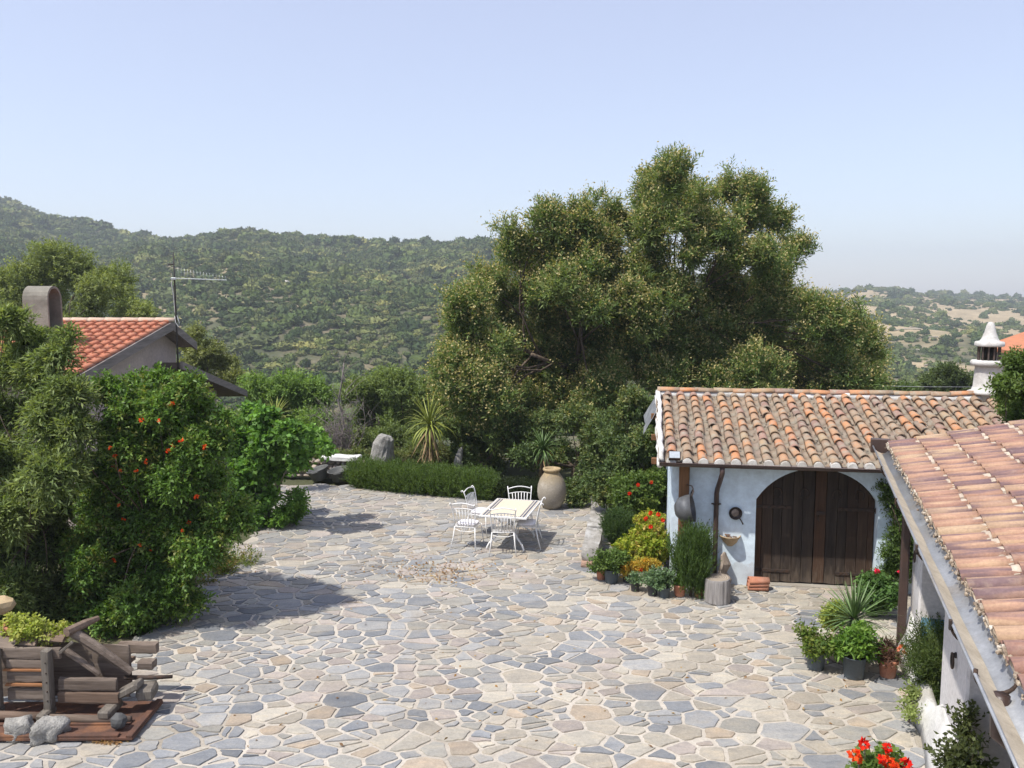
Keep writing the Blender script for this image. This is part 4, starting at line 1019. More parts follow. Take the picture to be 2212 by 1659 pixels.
def make_chair(name, label, loc, rz, cushion):
    """iron chair facing +Y; origin on the ground under the seat's middle"""
    c = thing(name, label, 'chair', loc, rz, 'white iron garden chairs'); sw = .21; sh = .44
    for sx in (-1, 1):
        part(c, 'leg', MB().tube([(sx * sw, .19, sh), (sx * (sw + .015), .205, .22), (sx * (sw + .035), .235, .0)], [.012, .011, .010], 8), PAINT)
        part(c, 'leg', MB().tube([(sx * sw, -.19, sh), (sx * (sw + .02), -.235, .22), (sx * (sw + .05), -.30, .0)], [.012, .011, .010], 8), PAINT)
        pts = [(sx * sw, -.19, sh), (sx * (sw + .008), -.21, .60), (sx * (sw + .028), -.25, .80), (sx * (sw + .04), -.285, .90), (sx * (sw + .042), -.32, .935), (sx * (sw + .040), -.345, .92), (sx * (sw + .038), -.335, .895)]
        part(c, 'back_post', MB().tube(pts, .011, 8), PAINT)
    n = 9; top = [(-(sw + .036) + (2 * sw + .072) * i / n, -.285 - .012 * math.sin(math.pi * i / n), .895 + .045 * math.sin(math.pi * i / n)) for i in range(n + 1)]
    mid = [(x * .955, -.252 - .008 * math.sin(math.pi * i / n), .80 + .028 * math.sin(math.pi * i / n)) for i, (x, y, z) in enumerate(top)]
    part(c, 'top_rail', MB().tube(top, .011, 8), PAINT); part(c, 'middle_rail', MB().tube(mid, .009, 8), PAINT)
    for i in range(6):
        t = (i + 1) / 7; xt = (t - .5) * 2 * (sw + .02); part(c, 'back_slat', MB().tube([(xt * .82, -.192, sh + .01), (xt * .9, -.215, .62), (xt * .97, -.254, .80 + .02 * math.sin(math.pi * t))], .0085, 6), PAINT)
    fr = [(-sw, -.19), (sw, -.19), (sw + .01, .06), (sw * .9, .19), (-sw * .9, .19), (-sw - .01, .06)]
    part(c, 'seat_frame', MB().tube([(x, y, sh) for x, y in fr + [fr[0]]], .012, 8), PAINT)
    for i in range(6): x = -.15 + .06 * i; part(c, 'seat_wire', MB().tube([(x, -.19, sh + .006), (x, .19, sh + .006)], .006, 5), PAINT)
    for i in range(5): y = -.13 + .065 * i; part(c, 'seat_wire', MB().tube([(-sw, y, sh - .004), (sw, y, sh - .004)], .006, 5), PAINT)
    part(c, 'apron', MB().tube([(-sw, -.19, sh - .05), (-.1, -.20, sh - .085), (.1, -.20, sh - .085), (sw, -.19, sh - .05)], .008, 6), PAINT)
    if cushion:
        q = []; nn = 24
        for z, k in ((.452, .86), (.462, .97), (.480, 1.0), (.496, .97), (.508, .8)):
            for j in range(nn):
                a = 2 * math.pi * j / nn; ca, sa = math.cos(a), math.sin(a); q.append((.205 * k * math.copysign(abs(ca) ** .55, ca), .19 * k * math.copysign(abs(sa) ** .55, sa), z))
        fs = [(i * nn + j, i * nn + (j + 1) % nn, (i + 1) * nn + (j + 1) % nn, (i + 1) * nn + j) for i in range(4) for j in range(nn)] + [tuple(range(nn - 1, -1, -1)), tuple(range(4 * nn, 5 * nn))]
        part(c, 'cushion', MB().add(q, fs, True), CUSH)
    return c
CUSH = basic('white_cushion', (.80, .78, .80), (.74, .71, .73), 5, .9, .2)
def chair_at(label, px, py, fx, fy, cushion, back=.30):    # px, py: ground midway between the rear feet
    g = G(px, py); f = Vector((fx, fy, 0)).normalized(); p = g + f * back
    make_chair('garden_chair', label, (p.x, p.y, 0.016), math.atan2(-f.x, f.y), cushion)
chair_at('white iron chair without cushion at the near end of the table', 1086, 1204, .02, 1, False)
chair_at('white iron chair with thick cushion, nearest on the left of the table', 1000, 1191, .30, .95, True)
chair_at('white iron chair on the far left side of the table', 1012, 1150, .86, -.35, True)
p4 = G(1125, 1053, .93); make_chair('garden_chair', 'white iron chair at the far end of the table', (p4.x, p4.y - .30, .016), math.pi + .08, False)
chair_at('white iron chair turned side-on at the right of the table', 1171, 1182, -1, .12, True)

# ------------------------------------------------------------------ big jar
g = G(1192, 1099); jar = thing('clay_jar', 'tall swollen clay oil jar standing beyond the garden table', 'jar', (g.x, g.y + .05, .012), 0)
def jarmat():
    mt, nt, b = newmat('jar_clay'); v = coords(nt); sx = nt.nodes.new('ShaderNodeSeparateXYZ'); nt.links.new(v, sx.inputs[0])
    f = noise_(nt, v, 3.2, 5); f2 = noise_(nt, v, 26, 4); ad = nt.nodes.new('ShaderNodeMath'); ad.operation = 'MULTIPLY_ADD'; ad.inputs[1].default_value = .35; nt.links.new(f, ad.inputs[0]); nt.links.new(sx.outputs[2], ad.inputs[2])
    col = ramp(nt, ad.outputs[0], [(.0, (.25, .22, .18)), (.72, (.30, .265, .215)), (.93, (.28, .225, .145)), (1.0, (.36, .27, .15))])  # clay tones lowered all over to include the tree's shade
    col = mixc(nt, ramp(nt, f, [(.52, 0.), (.7, .55)]), col, (.47, .43, .37)); col = mixc(nt, .3, col, ramp(nt, f2, [(.3, .6), (.7, 1.3)]), 'MULTIPLY')
    nt.links.new(col, b.inputs['Base Color']); b.inputs['Roughness'].default_value = .8; bump(nt, b, f2, .25, .01); return mt
part(jar, 'body', MB().lathe([(.17, 0), (.20, .01), (.27, .12), (.325, .28), (.340, .42), (.325, .56), (.275, .70), (.205, .80), (.175, .845), (.175, .86)], 36, wob=.02), jarmat())
part(jar, 'neck_rim', MB().lathe([(.172, .855), (.178, .875), (.205, .89), (.212, .915), (.205, .945), (.175, .95), (.150, .93), (.140, .84), (.0, .80)], 32, wob=.015), basic('rim_clay', (.43, .33, .19), (.34, .25, .14), 8, .7, .3))

# ------------------------------------------------------------------ stone bench of blocks
GRAN = basic('granite', (.36, .34, .31), (.25, .235, .21), 6, .92, .7, c3=(.46, .45, .43), fine=7)
GRAND = basic('dark_granite', (.30, .285, .26), (.20, .19, .175), 6, .92, .6, c3=(.36, .35, .32))
b0 = G(1267, 1228); b1_ = G(1294, 1098); bd = (b1_ - b0); brz = math.atan2(bd.y, bd.x); BLn = bd.length
bench = thing('stone_bench', 'long low bench of rough pale granite blocks beside the paving', 'bench', (b0.x + .06, b0.y + .05, 0), brz)
def block(x0, x1, y0, y1, z0, z1, mat, seed, name='block', r=.12):
    mm = MB(); bm = bmesh.new(); bmesh.ops.create_cube(bm, size=1.0); bmesh.ops.subdivide_edges(bm, edges=bm.edges[:], cuts=4, use_grid_fill=True)
    vs = []
    for q in bm.verts:
        p = q.co; k = Vector((p.x * (x1 - x0), p.y * (y1 - y0), p.z * (z1 - z0))); nn = mnoise.noise(k * 4 + Vector((seed * 3.3, 0, 0))); n2 = mnoise.noise(k * 11 + Vector((0, seed * 2.1, 0)))
        cr = 1 - r * max(0, (abs(p.x) + abs(p.y) + abs(p.z)) - 1.05); vs.append(Vector((k.x * cr, k.y * cr, k.z * cr)) + p.normalized() * (nn * .035 + n2 * .014) + Vector(((x0 + x1) / 2, (y0 + y1) / 2, (z0 + z1) / 2)))
    mm.add(vs, [tuple(v.index for v in f.verts) for f in bm.faces]); bm.free(); return mm
segs = [(.02, .62 * BLn * .52), (.62 * BLn * .52 + .02, .56 * BLn), (.56 * BLn + .02, .80 * BLn)]
for i, (a, c) in enumerate(segs): part(bench, 'block', block(a, c, -.17, .15, .13 if i == 0 else .02, .36 + .02 * (i % 2), GRAN, i + 1), GRAN)
part(bench, 'clay_slab', block(-.06, .66, -.26, .16, .0, .115, GRAND, 8), basic('clay_slab', (.44, .29, .21), (.34, .22, .16), 6))
for i in range(4): part(bench, 'slab', block(.81 * BLn, 1.0 * BLn, -.20 + RNG.normal() * .02, .20, .02 + .12 * i, .13 + .12 * i, GRAND, 20 + i), GRAND)

# ------------------------------------------------------------------ log, clay tiles, driftwood by the barn door
g = G(1551, 1303); lg = thing('chopping_log', 'short grey cracked log standing upright near the barn door', 'log', (g.x, g.y + .06, .012), 0)
def logm():
    mb_ = MB(); nn = 40; vs = []; hh = .40; zs = [0, .015, .12, .24, .36, .395, .40]; rr = [.205, .215, .21, .207, .205, .20, .19]
    for z, r in zip(zs, rr):
        for j in range(nn):
            a = 2 * math.pi * j / nn; k = 1 + .035 * mnoise.noise(Vector((math.cos(a) * 1.6, math.sin(a) * 1.6, 3))) + .018 * mnoise.noise(Vector((math.cos(a) * 7, math.sin(a) * 7, z * .4)))
            if j in (27, 32): k -= .05
            vs.append((r * k * math.cos(a), r * k * math.sin(a), z + .012 * math.cos(a) * (z > .1)))
    fs = [(i * nn + j, i * nn + (j + 1) % nn, (i + 1) * nn + (j + 1) % nn, (i + 1) * nn + j) for i in range(6) for j in range(nn)] + [tuple(range(nn - 1, -1, -1))]
    return mb_.add(vs, fs, False), [vs[6 * nn + j] for j in range(nn)]
mm, topr = logm(); part(lg, 'bark_side', mm, wood('grey_log', (.20, .185, .175), (.37, .345, .33), None, 'z', 10))
def rings():
    mt, nt, b = newmat('log_end'); v = coords(nt); w_ = nd(nt, 'ShaderNodeTexWave', Scale=9.0, Distortion=3.0, Detail=3.0); w_.wave_type = 'RINGS'; w_.rings_direction = 'Z'; nt.links.new(v, w_.inputs[0])
    nt.links.new(ramp(nt, w_.outputs[1], [(0, (.22, .175, .135)), (1, (.40, .34, .27))]), b.inputs['Base Color']); b.inputs['Roughness'].default_value = .9; return mt
part(lg, 'sawn_top', MB().add([(x * .99, y * .99, z + .001) for x, y, z in topr], [tuple(range(len(topr)))]), rings())
TERRA = basic('terracotta', (.46, .20, .12), (.40, .165, .10), 7, .8, .25, c3=(.50, .28, .20))
bt = barrel(.34, .105, .095, .014, 8)
for k in range(3):
    p = BW(1.28 + .01 * k, -.21, .014 + .055 * k); o = part(None, 'clay_tile', bt.copy(), TERRA, p, (0, 0, BR - math.pi / 2 + .05 * k))
    tag(o, ('spare red clay tile lying lowest in the stack by the barn door', 'spare red clay tile in the middle of the stack by the barn door', 'spare red clay tile on top of the stack by the barn door')[k], 'tile', 'stack of spare clay tiles')
dw = thing('driftwood', 'upright piece of rough pale bark wood leaning on the barn wall', 'wood', BW(.90, -.19, 0), BR)
part(dw, 'wood', MB().tube([(0, 0, .012), (.03, .02, .13), (-.03, .04, .26), (.03, .06, .40), (-.01, .08, .55), (.01, .09, .60)], [.12, .135, .10, .115, .07, .03], 7, smooth=False, flat=.6), wood('bark_wood', (.15, .115, .085), (.40, .33, .27), None, 'z', 9))

# ------------------------------------------------------------------ dry stone wall, tubs, standing stones
d0 = G(596, 1032); d1 = G(778, 1037); dr = math.atan2((d1 - d0).y, (d1 - d0).x); DL = (d1 - d0).length
dsw = thing('dry_stone_wall', 'low dry stone wall with a white capping slab at the patio edge', 'wall', d0, dr); RUB = basic('rubble_stone', (.42, .35, .28), (.31, .255, .205), 6, .92, .4, c3=(.38, .36, .34), world=True)
for row in range(4):
    x = .0 + .09 * (row % 2)
    while x < DL:
        w_ = RNG.uniform(.13, .28); part(dsw, 'stone', MB().rock((x + w_ / 2, .16 + RNG.normal() * .02, .07 + row * .125), (w_ * 1.08, .34, .15), random.randrange(999), 2, .3), RUB); x += w_
part(dsw, 'rubble_core', MB().box((DL / 2, .24, .22), (DL - .1, .16, .42)), RUB)
part(dsw, 'white_slab', block(DL * .52, DL * .97, -.05, .42, .52, .62, WHITE, 5), basic('white_slab', (.74, .73, .70), (.64, .62, .58), 4))
part(dsw, 'white_stone', MB().rock((DL * .16, .12, .55), (.36, .24, .18), 77, 2, .3), bpy.data.materials['white_slab'])
TUBM = basic('black_tub', (.095, .098, .096), (.13, .13, .125), 6, .6, .1)
for k, (px, py, tilt, lab) in enumerate(((688, 1043, -.28, 'black plastic tub tilted against the dry stone wall, left one'), (733, 1045, -.16, 'black plastic tub at the dry stone wall, next to the hedge'))):
    g = G(px, py); t = thing('plastic_tub', lab, 'tub', (g.x, g.y + .02, .03), -.1 + .15 * k, 'black tubs at the stone wall'); R_ = Matrix.Rotation(tilt, 3, 'Y') @ Matrix.Rotation(.12, 3, 'X')
    part(t, 'basin', MB().lathe([(0, 0), (.19, 0), (.215, .02), (.27, .27), (.30, .285), (.305, .30), (.285, .305), (.255, .28), (.20, .03), (0, .02)], 28, (0, .18, .03), R_), TUBM)
    part(t, 'rim_handle', MB().tube([(x, y, z) for x, y, z in [tuple(R_ @ Vector((.30 * math.cos(a), .30 * math.sin(a), .27)) + Vector((0, .18, .03))) for a in np.linspace(-1.9, -1.2, 6)]], .014, 6), TUBM)
LICH = basic('lichen_granite', (.38, .365, .335), (.23, .22, .20), 7, .95, .9, c3=(.42, .41, .38), fine=6, dist=.03)
g = A(824, 985, 23.2); mm = MB(); R_ = Matrix.Rotation(math.radians(14), 3, 'Y')
mm.tube([(-.06, 0, -.1), (-.06, 0, .15), (.0, 0, .5), (.07, 0, .8), (.13, 0, 1.02), (.15, 0, 1.14), (.16, 0, 1.17)], [.40, .41, .38, .33, .26, .16, .05], 18, flat=.75, smooth=False)
mm.v = [tuple(Vector(v) * 1.0 + Vector(v).normalized() * (.13 * mnoise.noise(Vector(v) * 2.6 + Vector((3, 1, 0))) + .06 * mnoise.noise(Vector(v) * 7))) for v in mm.v]; solo('standing_stone', 'tall leaning grey granite standing stone behind the hedge', 'stone', mm, LICH, (g.x, g.y, -.05))
g = A(988, 990, 22.6); mm = MB(); mm.rock((0, 0, .35), (.26, .24, 1.15), 31, 3, .35, Matrix.Rotation(math.radians(10), 3, 'Y'), 1.3); solo('pointed_stone', 'small narrow pale pointed stone behind the hedge', 'stone', mm, LICH, (g.x, g.y, -.1))

# ------------------------------------------------------------------ old wooden press on a rusty plate, bottom left
RUST = basic('rusty_steel', (.15, .075, .05), (.095, .055, .042), 5, .8, .3, c3=(.24, .115, .06), metal=.2)
pr = A(0, 0, 1); X = lambda px, y=9.30: A(px * .2444, 1500, y).x
PX0, PX1, PY0, PY1 = -7.2, G(286, 1592, .08).x, G(286, 1592, .08).y, G(359, 1512, .08).y
plate = thing('steel_plate', 'rusty steel plate lying on the paving under the old press', 'plate', (PX1, PY0, 0), .015)
part(plate, 'sheet', MB().rbox(((PX0 - PX1) / 2, (PY1 - PY0) / 2, .055), (PX1 - PX0, PY1 - PY0, .03), .004), RUST)
part(plate, 'edge_bar', MB().rbox((-.04, (PY1 - PY0) / 2, .085), (.07, PY1 - PY0, .03), .004, Matrix.Identity(3)), RUST)
part(plate, 'edge_bar', MB().rbox(((PX0 - PX1) / 2 - .08, .04, .085), (PX1 - PX0 - .17, .07, .03), .004), RUST)
part(plate, 'rib', MB().rbox(((PX0 - PX1) / 2, .3, .08), (PX1 - PX0 - .3, .05, .022), .004), RUST)
for k in range(3): part(plate, 'foot', MB().rbox((-.2 - 1.2 * k, .25, .022), (.12, .3, .034), .004), RUST)
press = thing('wooden_press', 'weathered wooden press frame of boards and slanting beams', 'wooden press', (X(480), 9.30, .085), -.03)
def PZ(zy): return A(120, 1253.5 + .2444 * zy, 9.30).z - .085
def lx(zx): return X(zx) - X(480)
def worn(x0, x1, y0, y1, z0, z1, seed, up=False, n=12):
    """old timber: many cross-sections with worn, split and uneven edges"""
    mb_ = MB(); vs = []; rg = random.Random(seed); cut_ = [rg.uniform(-.025, .025) for _ in range(10)]
    ring = [(-.5, -.36), (-.4, -.5), (.1, -.5), (.4, -.5), (.5, -.36), (.5, .36), (.4, .5), (-.05, .5), (-.4, .5), (-.5, .36)]
    for i in range(n + 1):
        t = i / n
        for k, (p, q) in enumerate(ring):
            w = Vector((t * 3.1 + seed, k * .8, seed * .37)); e = .13 * mnoise.noise(w) + .08 * mnoise.noise(w * 3.3); e2 = .10 * mnoise.noise(w + Vector((9, 3, 0)))
            tt = t + (cut_[k] if i in (0, n) else 0) * .6
            if up: vs.append((x0 + (x1 - x0) * (.5 + p * (1 + e)), y0 + (y1 - y0) * (.5 + q * (1 + e2)), z0 + (z1 - z0) * tt))
            else: vs.append((x0 + (x1 - x0) * tt, y0 + (y1 - y0) * (.5 + p * (1 + e2)), z0 + (z1 - z0) * (.5 + q * (1 + e))))
    m_ = 10; fs = [(i * m_ + j, i * m_ + (j + 1) % m_, (i + 1) * m_ + (j + 1) % m_, (i + 1) * m_ + j) for i in range(n) for j in range(m_)] + [tuple(range(m_)), tuple(range(n * m_, n * m_ + m_))]
    return mb_.add(vs, fs)
def board(x0, x1, z0, z1, y=0., th=.045, mat=None, name='board', tilt=0.):
    a, c = lx(x0), lx(x1); zl, zh = sorted((PZ(z0), PZ(z1))); up = (zh - zl) > (c - a)
    return part(press, name, worn(a, c, y - th / 2, y + th / 2, zl, zh, x0 + z0, up), mat or OLDW)
for x in (-10, 455): 
    board(x - 38, x + 38, 600, 1105, -.05, .10, OLDWZ, 'post'); part(press, 'foot', MB().rbox((lx(x - 10), -.10, PZ(1140)), (.12, .26, .09), .02), OLDWZ)
    for z in (700, 790, 870, 950, 1030): part(press, 'nail', MB().lathe([(.012, 0), (.006, .008)], 7, (lx(x + 8), -.10, PZ(z)), Matrix.Rotation(math.pi / 2, 3, 'X')), IRON)
for (x0, x1, z0, z1) in ((40, 545, 605, 700), (60, 430, 712, 785), (60, 430, 815, 905), (60, 430, 965, 1065), (-320, -40, 610, 700), (-320, -40, 712, 785), (-320, -40, 815, 905), (-320, -40, 965, 1065)): board(x0, x1, z0, z1, .03)
for (x0, x1, z0, z1) in ((40, 430, 788, 806), (50, 430, 915, 938)): board(x0, x1, z0, z1, -.0, .03, wood('rusty_strip', (.26, .11, .045), (.34, .17, .08), None, 'x', 6) if z0 == 788 else bpy.data.materials['rusty_strip'], 'iron_strip')
board(520, 1035, 868, 970, .02, .06); board(520, 1060, 985, 1085, .02, .06)
m = MB(); m.tube([(lx(-320), -.14, PZ(1150)), (lx(100), -.15, PZ(1145)), (lx(415), -.14, PZ(1160))], .055, 9); part(press, 'log_rail', m, OLDW)
m = MB(); m.tube([(lx(470), -.14, PZ(1170)), (lx(820), -.15, PZ(1165)), (lx(1205), -.13, PZ(1172))], [.055, .05, .045], 9); part(press, 'log_rail', m, OLDW)
part(press, 'foot', MB().rbox((lx(985), -.02, PZ(1120)), (.15, .34, .10), .02), OLDWZ)
part(press, 'slanting_beam', MB().tube([(lx(570), .20, PZ(505)), (lx(820), .24, PZ(690)), (lx(1075), .28, PZ(900))], [.06, .056, .045], 8, smooth=False, flat=.85), OLDW)
part(press, 'slanting_beam', MB().tube([(lx(540), .10, PZ(640)), (lx(700), .12, PZ(760)), (lx(840), .12, PZ(870))], [.042, .038, .03], 7, smooth=False), OLDW)
part(press, 'beam_end', MB().tube([(lx(575), .1, PZ(490)), (lx(650), .35, PZ(480)), (lx(700), .50, PZ(480))], [.055, .05, .035], 8, smooth=False), OLDW)
part(press, 'brace', MB().rbox((lx(600), .02, PZ(600)), (.22, .03, .035), .006, Matrix.Rotation(-.7, 3, 'Y')), OLDWZ)
board(840, 1200, 735, 830, .62, .09); board(1090, 1225, 845, 915, .45, .14); board(860, 1010, 838, 870, .50, .12)
part(press, 'cross_block', MB().rbox((lx(1120), .10, PZ(985)), (.30, .20, .09), .02, Matrix.Rotation(-.5, 3, 'Y')), OLDWZ)
part(press, 'cross_block', MB().rbox((lx(1240), .20, PZ(1035)), (.20, .28, .14), .025, Matrix.Rotation(.2, 3, 'Z')), OLDWZ)
part(press, 'axle_bar', MB().tube([(lx(1000), .30, PZ(955)), (lx(1250), .32, PZ(960)), (lx(1425), .34, PZ(955))], [.03, .028, .022], 8), IRON)
part(press, 'back_board', worn(lx(-300), lx(1000), .40, .44, .02, PZ(700), 91), OLDW)
# bark slabs forming a lid
for k, (x0, x1, z, y, r) in enumerate(((-300, 120, 600, .1, .05), (-100, 280, 580, .18, -.12), (230, 500, 560, .26, -.22), (120, 400, 545, .36, -.1), (-300, 60, 560, .3, .1))):
    mm = worn(lx(x0), lx(x1), -.085, .085, -.018, .018, k * 7 + 3); R_ = Matrix.Rotation(.5, 3, 'X'); mm.v = [R_ @ Vector(v) + Vector((0, y, PZ(z) + r * .3 * (v[0] - lx(x0)))) for v in mm.v]
    part(press, 'bark_slab', mm, OLDW)
for k, (px, py, d, lab) in enumerate(((34, 1606, (.33, .26, .30), 'pale angular field stone with a sharp edge beside the plate'), (104, 1609, (.38, .28, .30), 'rounded grey field stone in front of the old press'))):
    g = G(px, py); mm = MB(); mm.rock((0, .1, d[2] * .40), d, 41 + k * 5, 3, .5, None, 1.5); solo('field_stone', lab, 'stone', mm, LICH, (g.x, g.y, .0), .3 * k, 'stones by the press')
g = A(1060 * .2444, 1253.5 + 1300 * .2444, 9.3); gb = G(258, 1573, .09); mm = MB(); mm.rock((0, 0, .09), (.19, .16, .19), 61, 2, .25); solo('black_stone', 'small dark squarish stone on the rusty plate', 'stone', mm, basic('basalt', (.10, .10, .098), (.06, .06, .06), 8), (gb.x, gb.y, .085))
# ------------------------------------------------------------------ trees beyond the patio
ACA = [(.07, .11, .036), (.098, .145, .046), (.13, .175, .058), (.165, .195, .07)]
def acacia(label, base, spec, y, trunk_r, top, nspray, bl, seed):
    blobs = []; tips = []
    for (px, py, r) in spec:
        k = r * y / FPX; dy = RNG.uniform(-2.3, 2.0)
        p = A(px, py, y + dy); blobs.append((p.x, p.y, p.z, k * 1.0, k * 1.0, k * .95))
        for _ in range(2): tips.append((p.x + RNG.normal() * k * .5, p.y + RNG.normal() * k * .5, p.z + k * RNG.uniform(.55, .9), k * .22, k * .22, k * .36))
    t = thing('acacia_tree', label, 'tree', base, 0, 'blossoming acacias'); branches(t, blobs, base, trunk_r, BARK, top=top, twig=3, forks=6)
    sb = split_blobs(blobs, 9, .5, 1.05) + tips
    o, T, ax = crown(t, sb, base, LEAF, nspray=nspray, L=.62, k=13, ll=.17, lw=.038, pal=ACA, up=.85, droop=.12, spread=.72, inner=.0, jit=.22, blobvar=.2)
    sel = np.where((ax[:, 2] + .4 * RNG.normal(size=len(ax)) > .3) & (RNG.random(len(T)) < bl))[0]
    blossoms(t, T, ax, base, sel, [(.46, .39, .17), (.54, .47, .25), (.40, .33, .12), (.36, .34, .14)], 9, .07, 'blossom', .10)
    return t
gA = A(1150, 1000, 26.2); gB = A(1490, 960, 26.5)
acacia('broad dark acacia with cream blossom, left and lower of the two', (gA.x, gA.y, -.1), [(1120, 530, 42), (1180, 495, 48), (1262, 462, 36), (1320, 470, 34), (1230, 545, 62), (1300, 545, 60), (1150, 605, 62), (1062, 625, 48), (1235, 625, 66), (1015, 668, 40), (1000, 735, 52), (1080, 705, 66), (1165, 690, 70), (1270, 700, 60), (975, 800, 42), (1045, 790, 70), (1140, 780, 76), (1240, 780, 80), (1345, 730, 70), (1390, 780, 60), (975, 870, 40), (1060, 870, 66), (1165, 865, 70), (1280, 860, 76), (1030, 940, 45), (1350, 650, 40)], 24.5, .15, A(1235, 800, 25.8), 16500, .75, 1)
acacia('tallest open crowned acacia with sky showing through, right of the two', (gB.x, gB.y, -.1), [(1448, 378, 40), (1405, 415, 46), (1475, 420, 52), (1425, 475, 54), (1510, 455, 44), (1385, 500, 46), (1570, 415, 40), (1632, 425, 40), (1672, 480, 38), (1610, 480, 52), (1550, 500, 46), (1715, 540, 36), (1690, 590, 44), (1640, 560, 40), (1500, 540, 34), (1400, 570, 44), (1440, 640, 52), (1395, 680, 44), (1640, 640, 54), (1560, 650, 44), (1690, 690, 58), (1620, 715, 56), (1755, 690, 50), (1815, 715, 50), (1868, 745, 44), (1885, 800, 34), (1800, 790, 58), (1720, 780, 58), (1650, 800, 52), (1560, 740, 46), (1850, 825, 36), (1740, 850, 46), (1480, 720, 50), (1520, 800, 56), (1590, 700, 60), (1515, 630, 44), (1570, 585, 38), (1600, 840, 56), (1680, 850, 56), (1450, 760, 56), (1440, 830, 50), (1800, 850, 46), (1480, 480, 46)], 26.0, .17, A(1475, 700, 26.8), 15000, .7, 2)
# leaning bare limb on the right of the tall acacia belongs to a second stem
E_GREEN = [(.042, .07, .024), (.066, .10, .033), (.10, .135, .045), (.20, .19, .065)]
OLIVE = [(.12, .15, .055), (.165, .20, .07), (.22, .25, .09)]
BRIGHT = [(.06, .13, .02), (.085, .165, .028), (.12, .21, .04)]
def px_blobs(spec, y, spreadd=.7, sq=.9):
    out = []
    for (px, py, r) in spec: out.append(blob_px(px, py, r, y, RNG.uniform(-spreadd, spreadd), sq))
    return out
def pxbush(*a, **k): return pxbush_(*a, **{'split': 4, **k})
def gz(px, y): return (A(px, 900, y).x, y, float(terrain(A(px, 900, y).x, y)))
def pxbush_(name, label, cat, px, y, spec, pal, n, L=.4, k=10, ll=.11, lw=.05, trunk_r=.06, group=None, leaf=None, spreadd=.8, flr=None, **kw):
    b = gz(px, y); bl = px_blobs(spec, y, spreadd); bl = [(x, yy_, max(z, b[2] + rz * .8), rx, ry, rz) for x, yy_, z, rx, ry, rz in bl]
    return bush(name, label, cat, b, bl, trunk_r, None, leaf, group, nspray=n, L=L, k=k, ll=ll, lw=lw, pal=pal, **kw), bl
SH = 'shrubs beyond the patio'
pxbush('evergreen_shrub', 'dark glossy evergreen shrub under the left acacia, behind the hedge', 'shrub', 1050, 22.6, [(990, 930, 45), (1040, 960, 50), (1100, 940, 55), (1010, 985, 35), (1070, 1000, 35)], E_GREEN, 2200, .35, 10, .10, .045, .06, SH, LEAFG)
pxbush('evergreen_shrub', 'dense dark evergreen shrub with pale leaf tips behind the clay jar', 'shrub', 1240, 21.6, [(1170, 920, 55), (1240, 900, 60), (1300, 930, 60), (1200, 985, 50), (1280, 1000, 55), (1340, 960, 50), (1140, 985, 35)], E_GREEN, 3400, .35, 10, .10, .045, .07, SH, LEAFG)
pxbush('evergreen_shrub', 'tall dark evergreen shrub against the left gable of the barn', 'shrub', 1390, 18.2, [(1360, 880, 50), (1410, 900, 45), (1330, 950, 50), (1390, 970, 55), (1420, 1000, 35), (1340, 1020, 45), (1300, 1050, 40), (1390, 1040, 35)], E_GREEN, 3600, .3, 10, .085, .04, .06, SH, LEAFG)
pxbush('low_shrub', 'low dark shaded shrub between the jar and the stone bench', 'shrub', 1255, 19.4, [(1240, 1050, 32), (1285, 1055, 35), (1330, 1065, 35), (1240, 1080, 22), (1300, 1085, 24)], E_GREEN, 1500, .25, 9, .08, .04, .03, SH, LEAFG)
pxbush('green_tree', 'fresh green broad tree on the slope right of the left house', 'tree', 610, 29, [(570, 840, 50), (630, 830, 55), (690, 850, 45), (600, 900, 55), (670, 910, 55), (560, 900, 45), (620, 955, 50), (690, 960, 40)], [(.095, .16, .038), (.13, .205, .05), (.165, .24, .07)], 3400, .5, 10, .13, .06, .10, SH)
pxbush('green_tree', 'rounded olive green tree on the slope behind the standing stone', 'tree', 830, 30, [(760, 850, 45), (810, 830, 50), (870, 830, 55), (920, 850, 45), (790, 900, 55), (860, 900, 60), (925, 910, 50), (840, 960, 50), (900, 970, 45), (770, 950, 40)], [(.09, .13, .042), (.125, .17, .055), (.16, .20, .07)], 3800, .5, 10, .13, .055, .10, SH)
pxbush('slope_shrub', 'mid green shrub low on the slope behind the bare twiggy bush', 'shrub', 700, 26.5, [(660, 970, 35), (700, 955, 40), (790, 965, 35), (850, 990, 35), (890, 1000, 30), (620, 990, 35)], [(.08, .11, .036), (.11, .145, .046), (.14, .17, .06)], 1500, .35, 9, .10, .045, .05, SH)
pxbush('oak_tree', 'large olive green oak rising behind the rounded chimney', 'tree', 170, 33, [(10, 600, 60), (70, 590, 55), (130, 580, 60), (190, 585, 60), (235, 600, 50), (40, 660, 60), (120, 650, 60), (200, 650, 60), (270, 645, 50), (310, 670, 45), (250, 700, 50), (160, 710, 60), (60, 720, 60)], OLIVE, 5200, .5, 10, .13, .055, .16, 'oaks behind the left house')
pxbush('oak_tree', 'small round yellowish oak right of the television aerial', 'tree', 450, 30, [(420, 745, 34), (450, 765, 40), (480, 790, 38), (430, 800, 40), (500, 815, 28), (400, 790, 34), (425, 720, 22), (460, 830, 30)], [(.12, .14, .05), (.165, .185, .07), (.22, .235, .10)], 2200, .4, 10, .11, .05, .09, 'oaks behind the left house')
pxbush('garden_tree', 'bright green bushy tree to the right of the white chimney', 'tree', 2185, 12.35, [(2165, 835, 34), (2200, 800, 45), (2230, 840, 50), (2185, 875, 36), (2215, 900, 45), (2250, 790, 45), (2260, 900, 50)], [(.05, .085, .02), (.08, .125, .03), (.115, .16, .045)], 2600, .22, 10, .07, .03, .05)
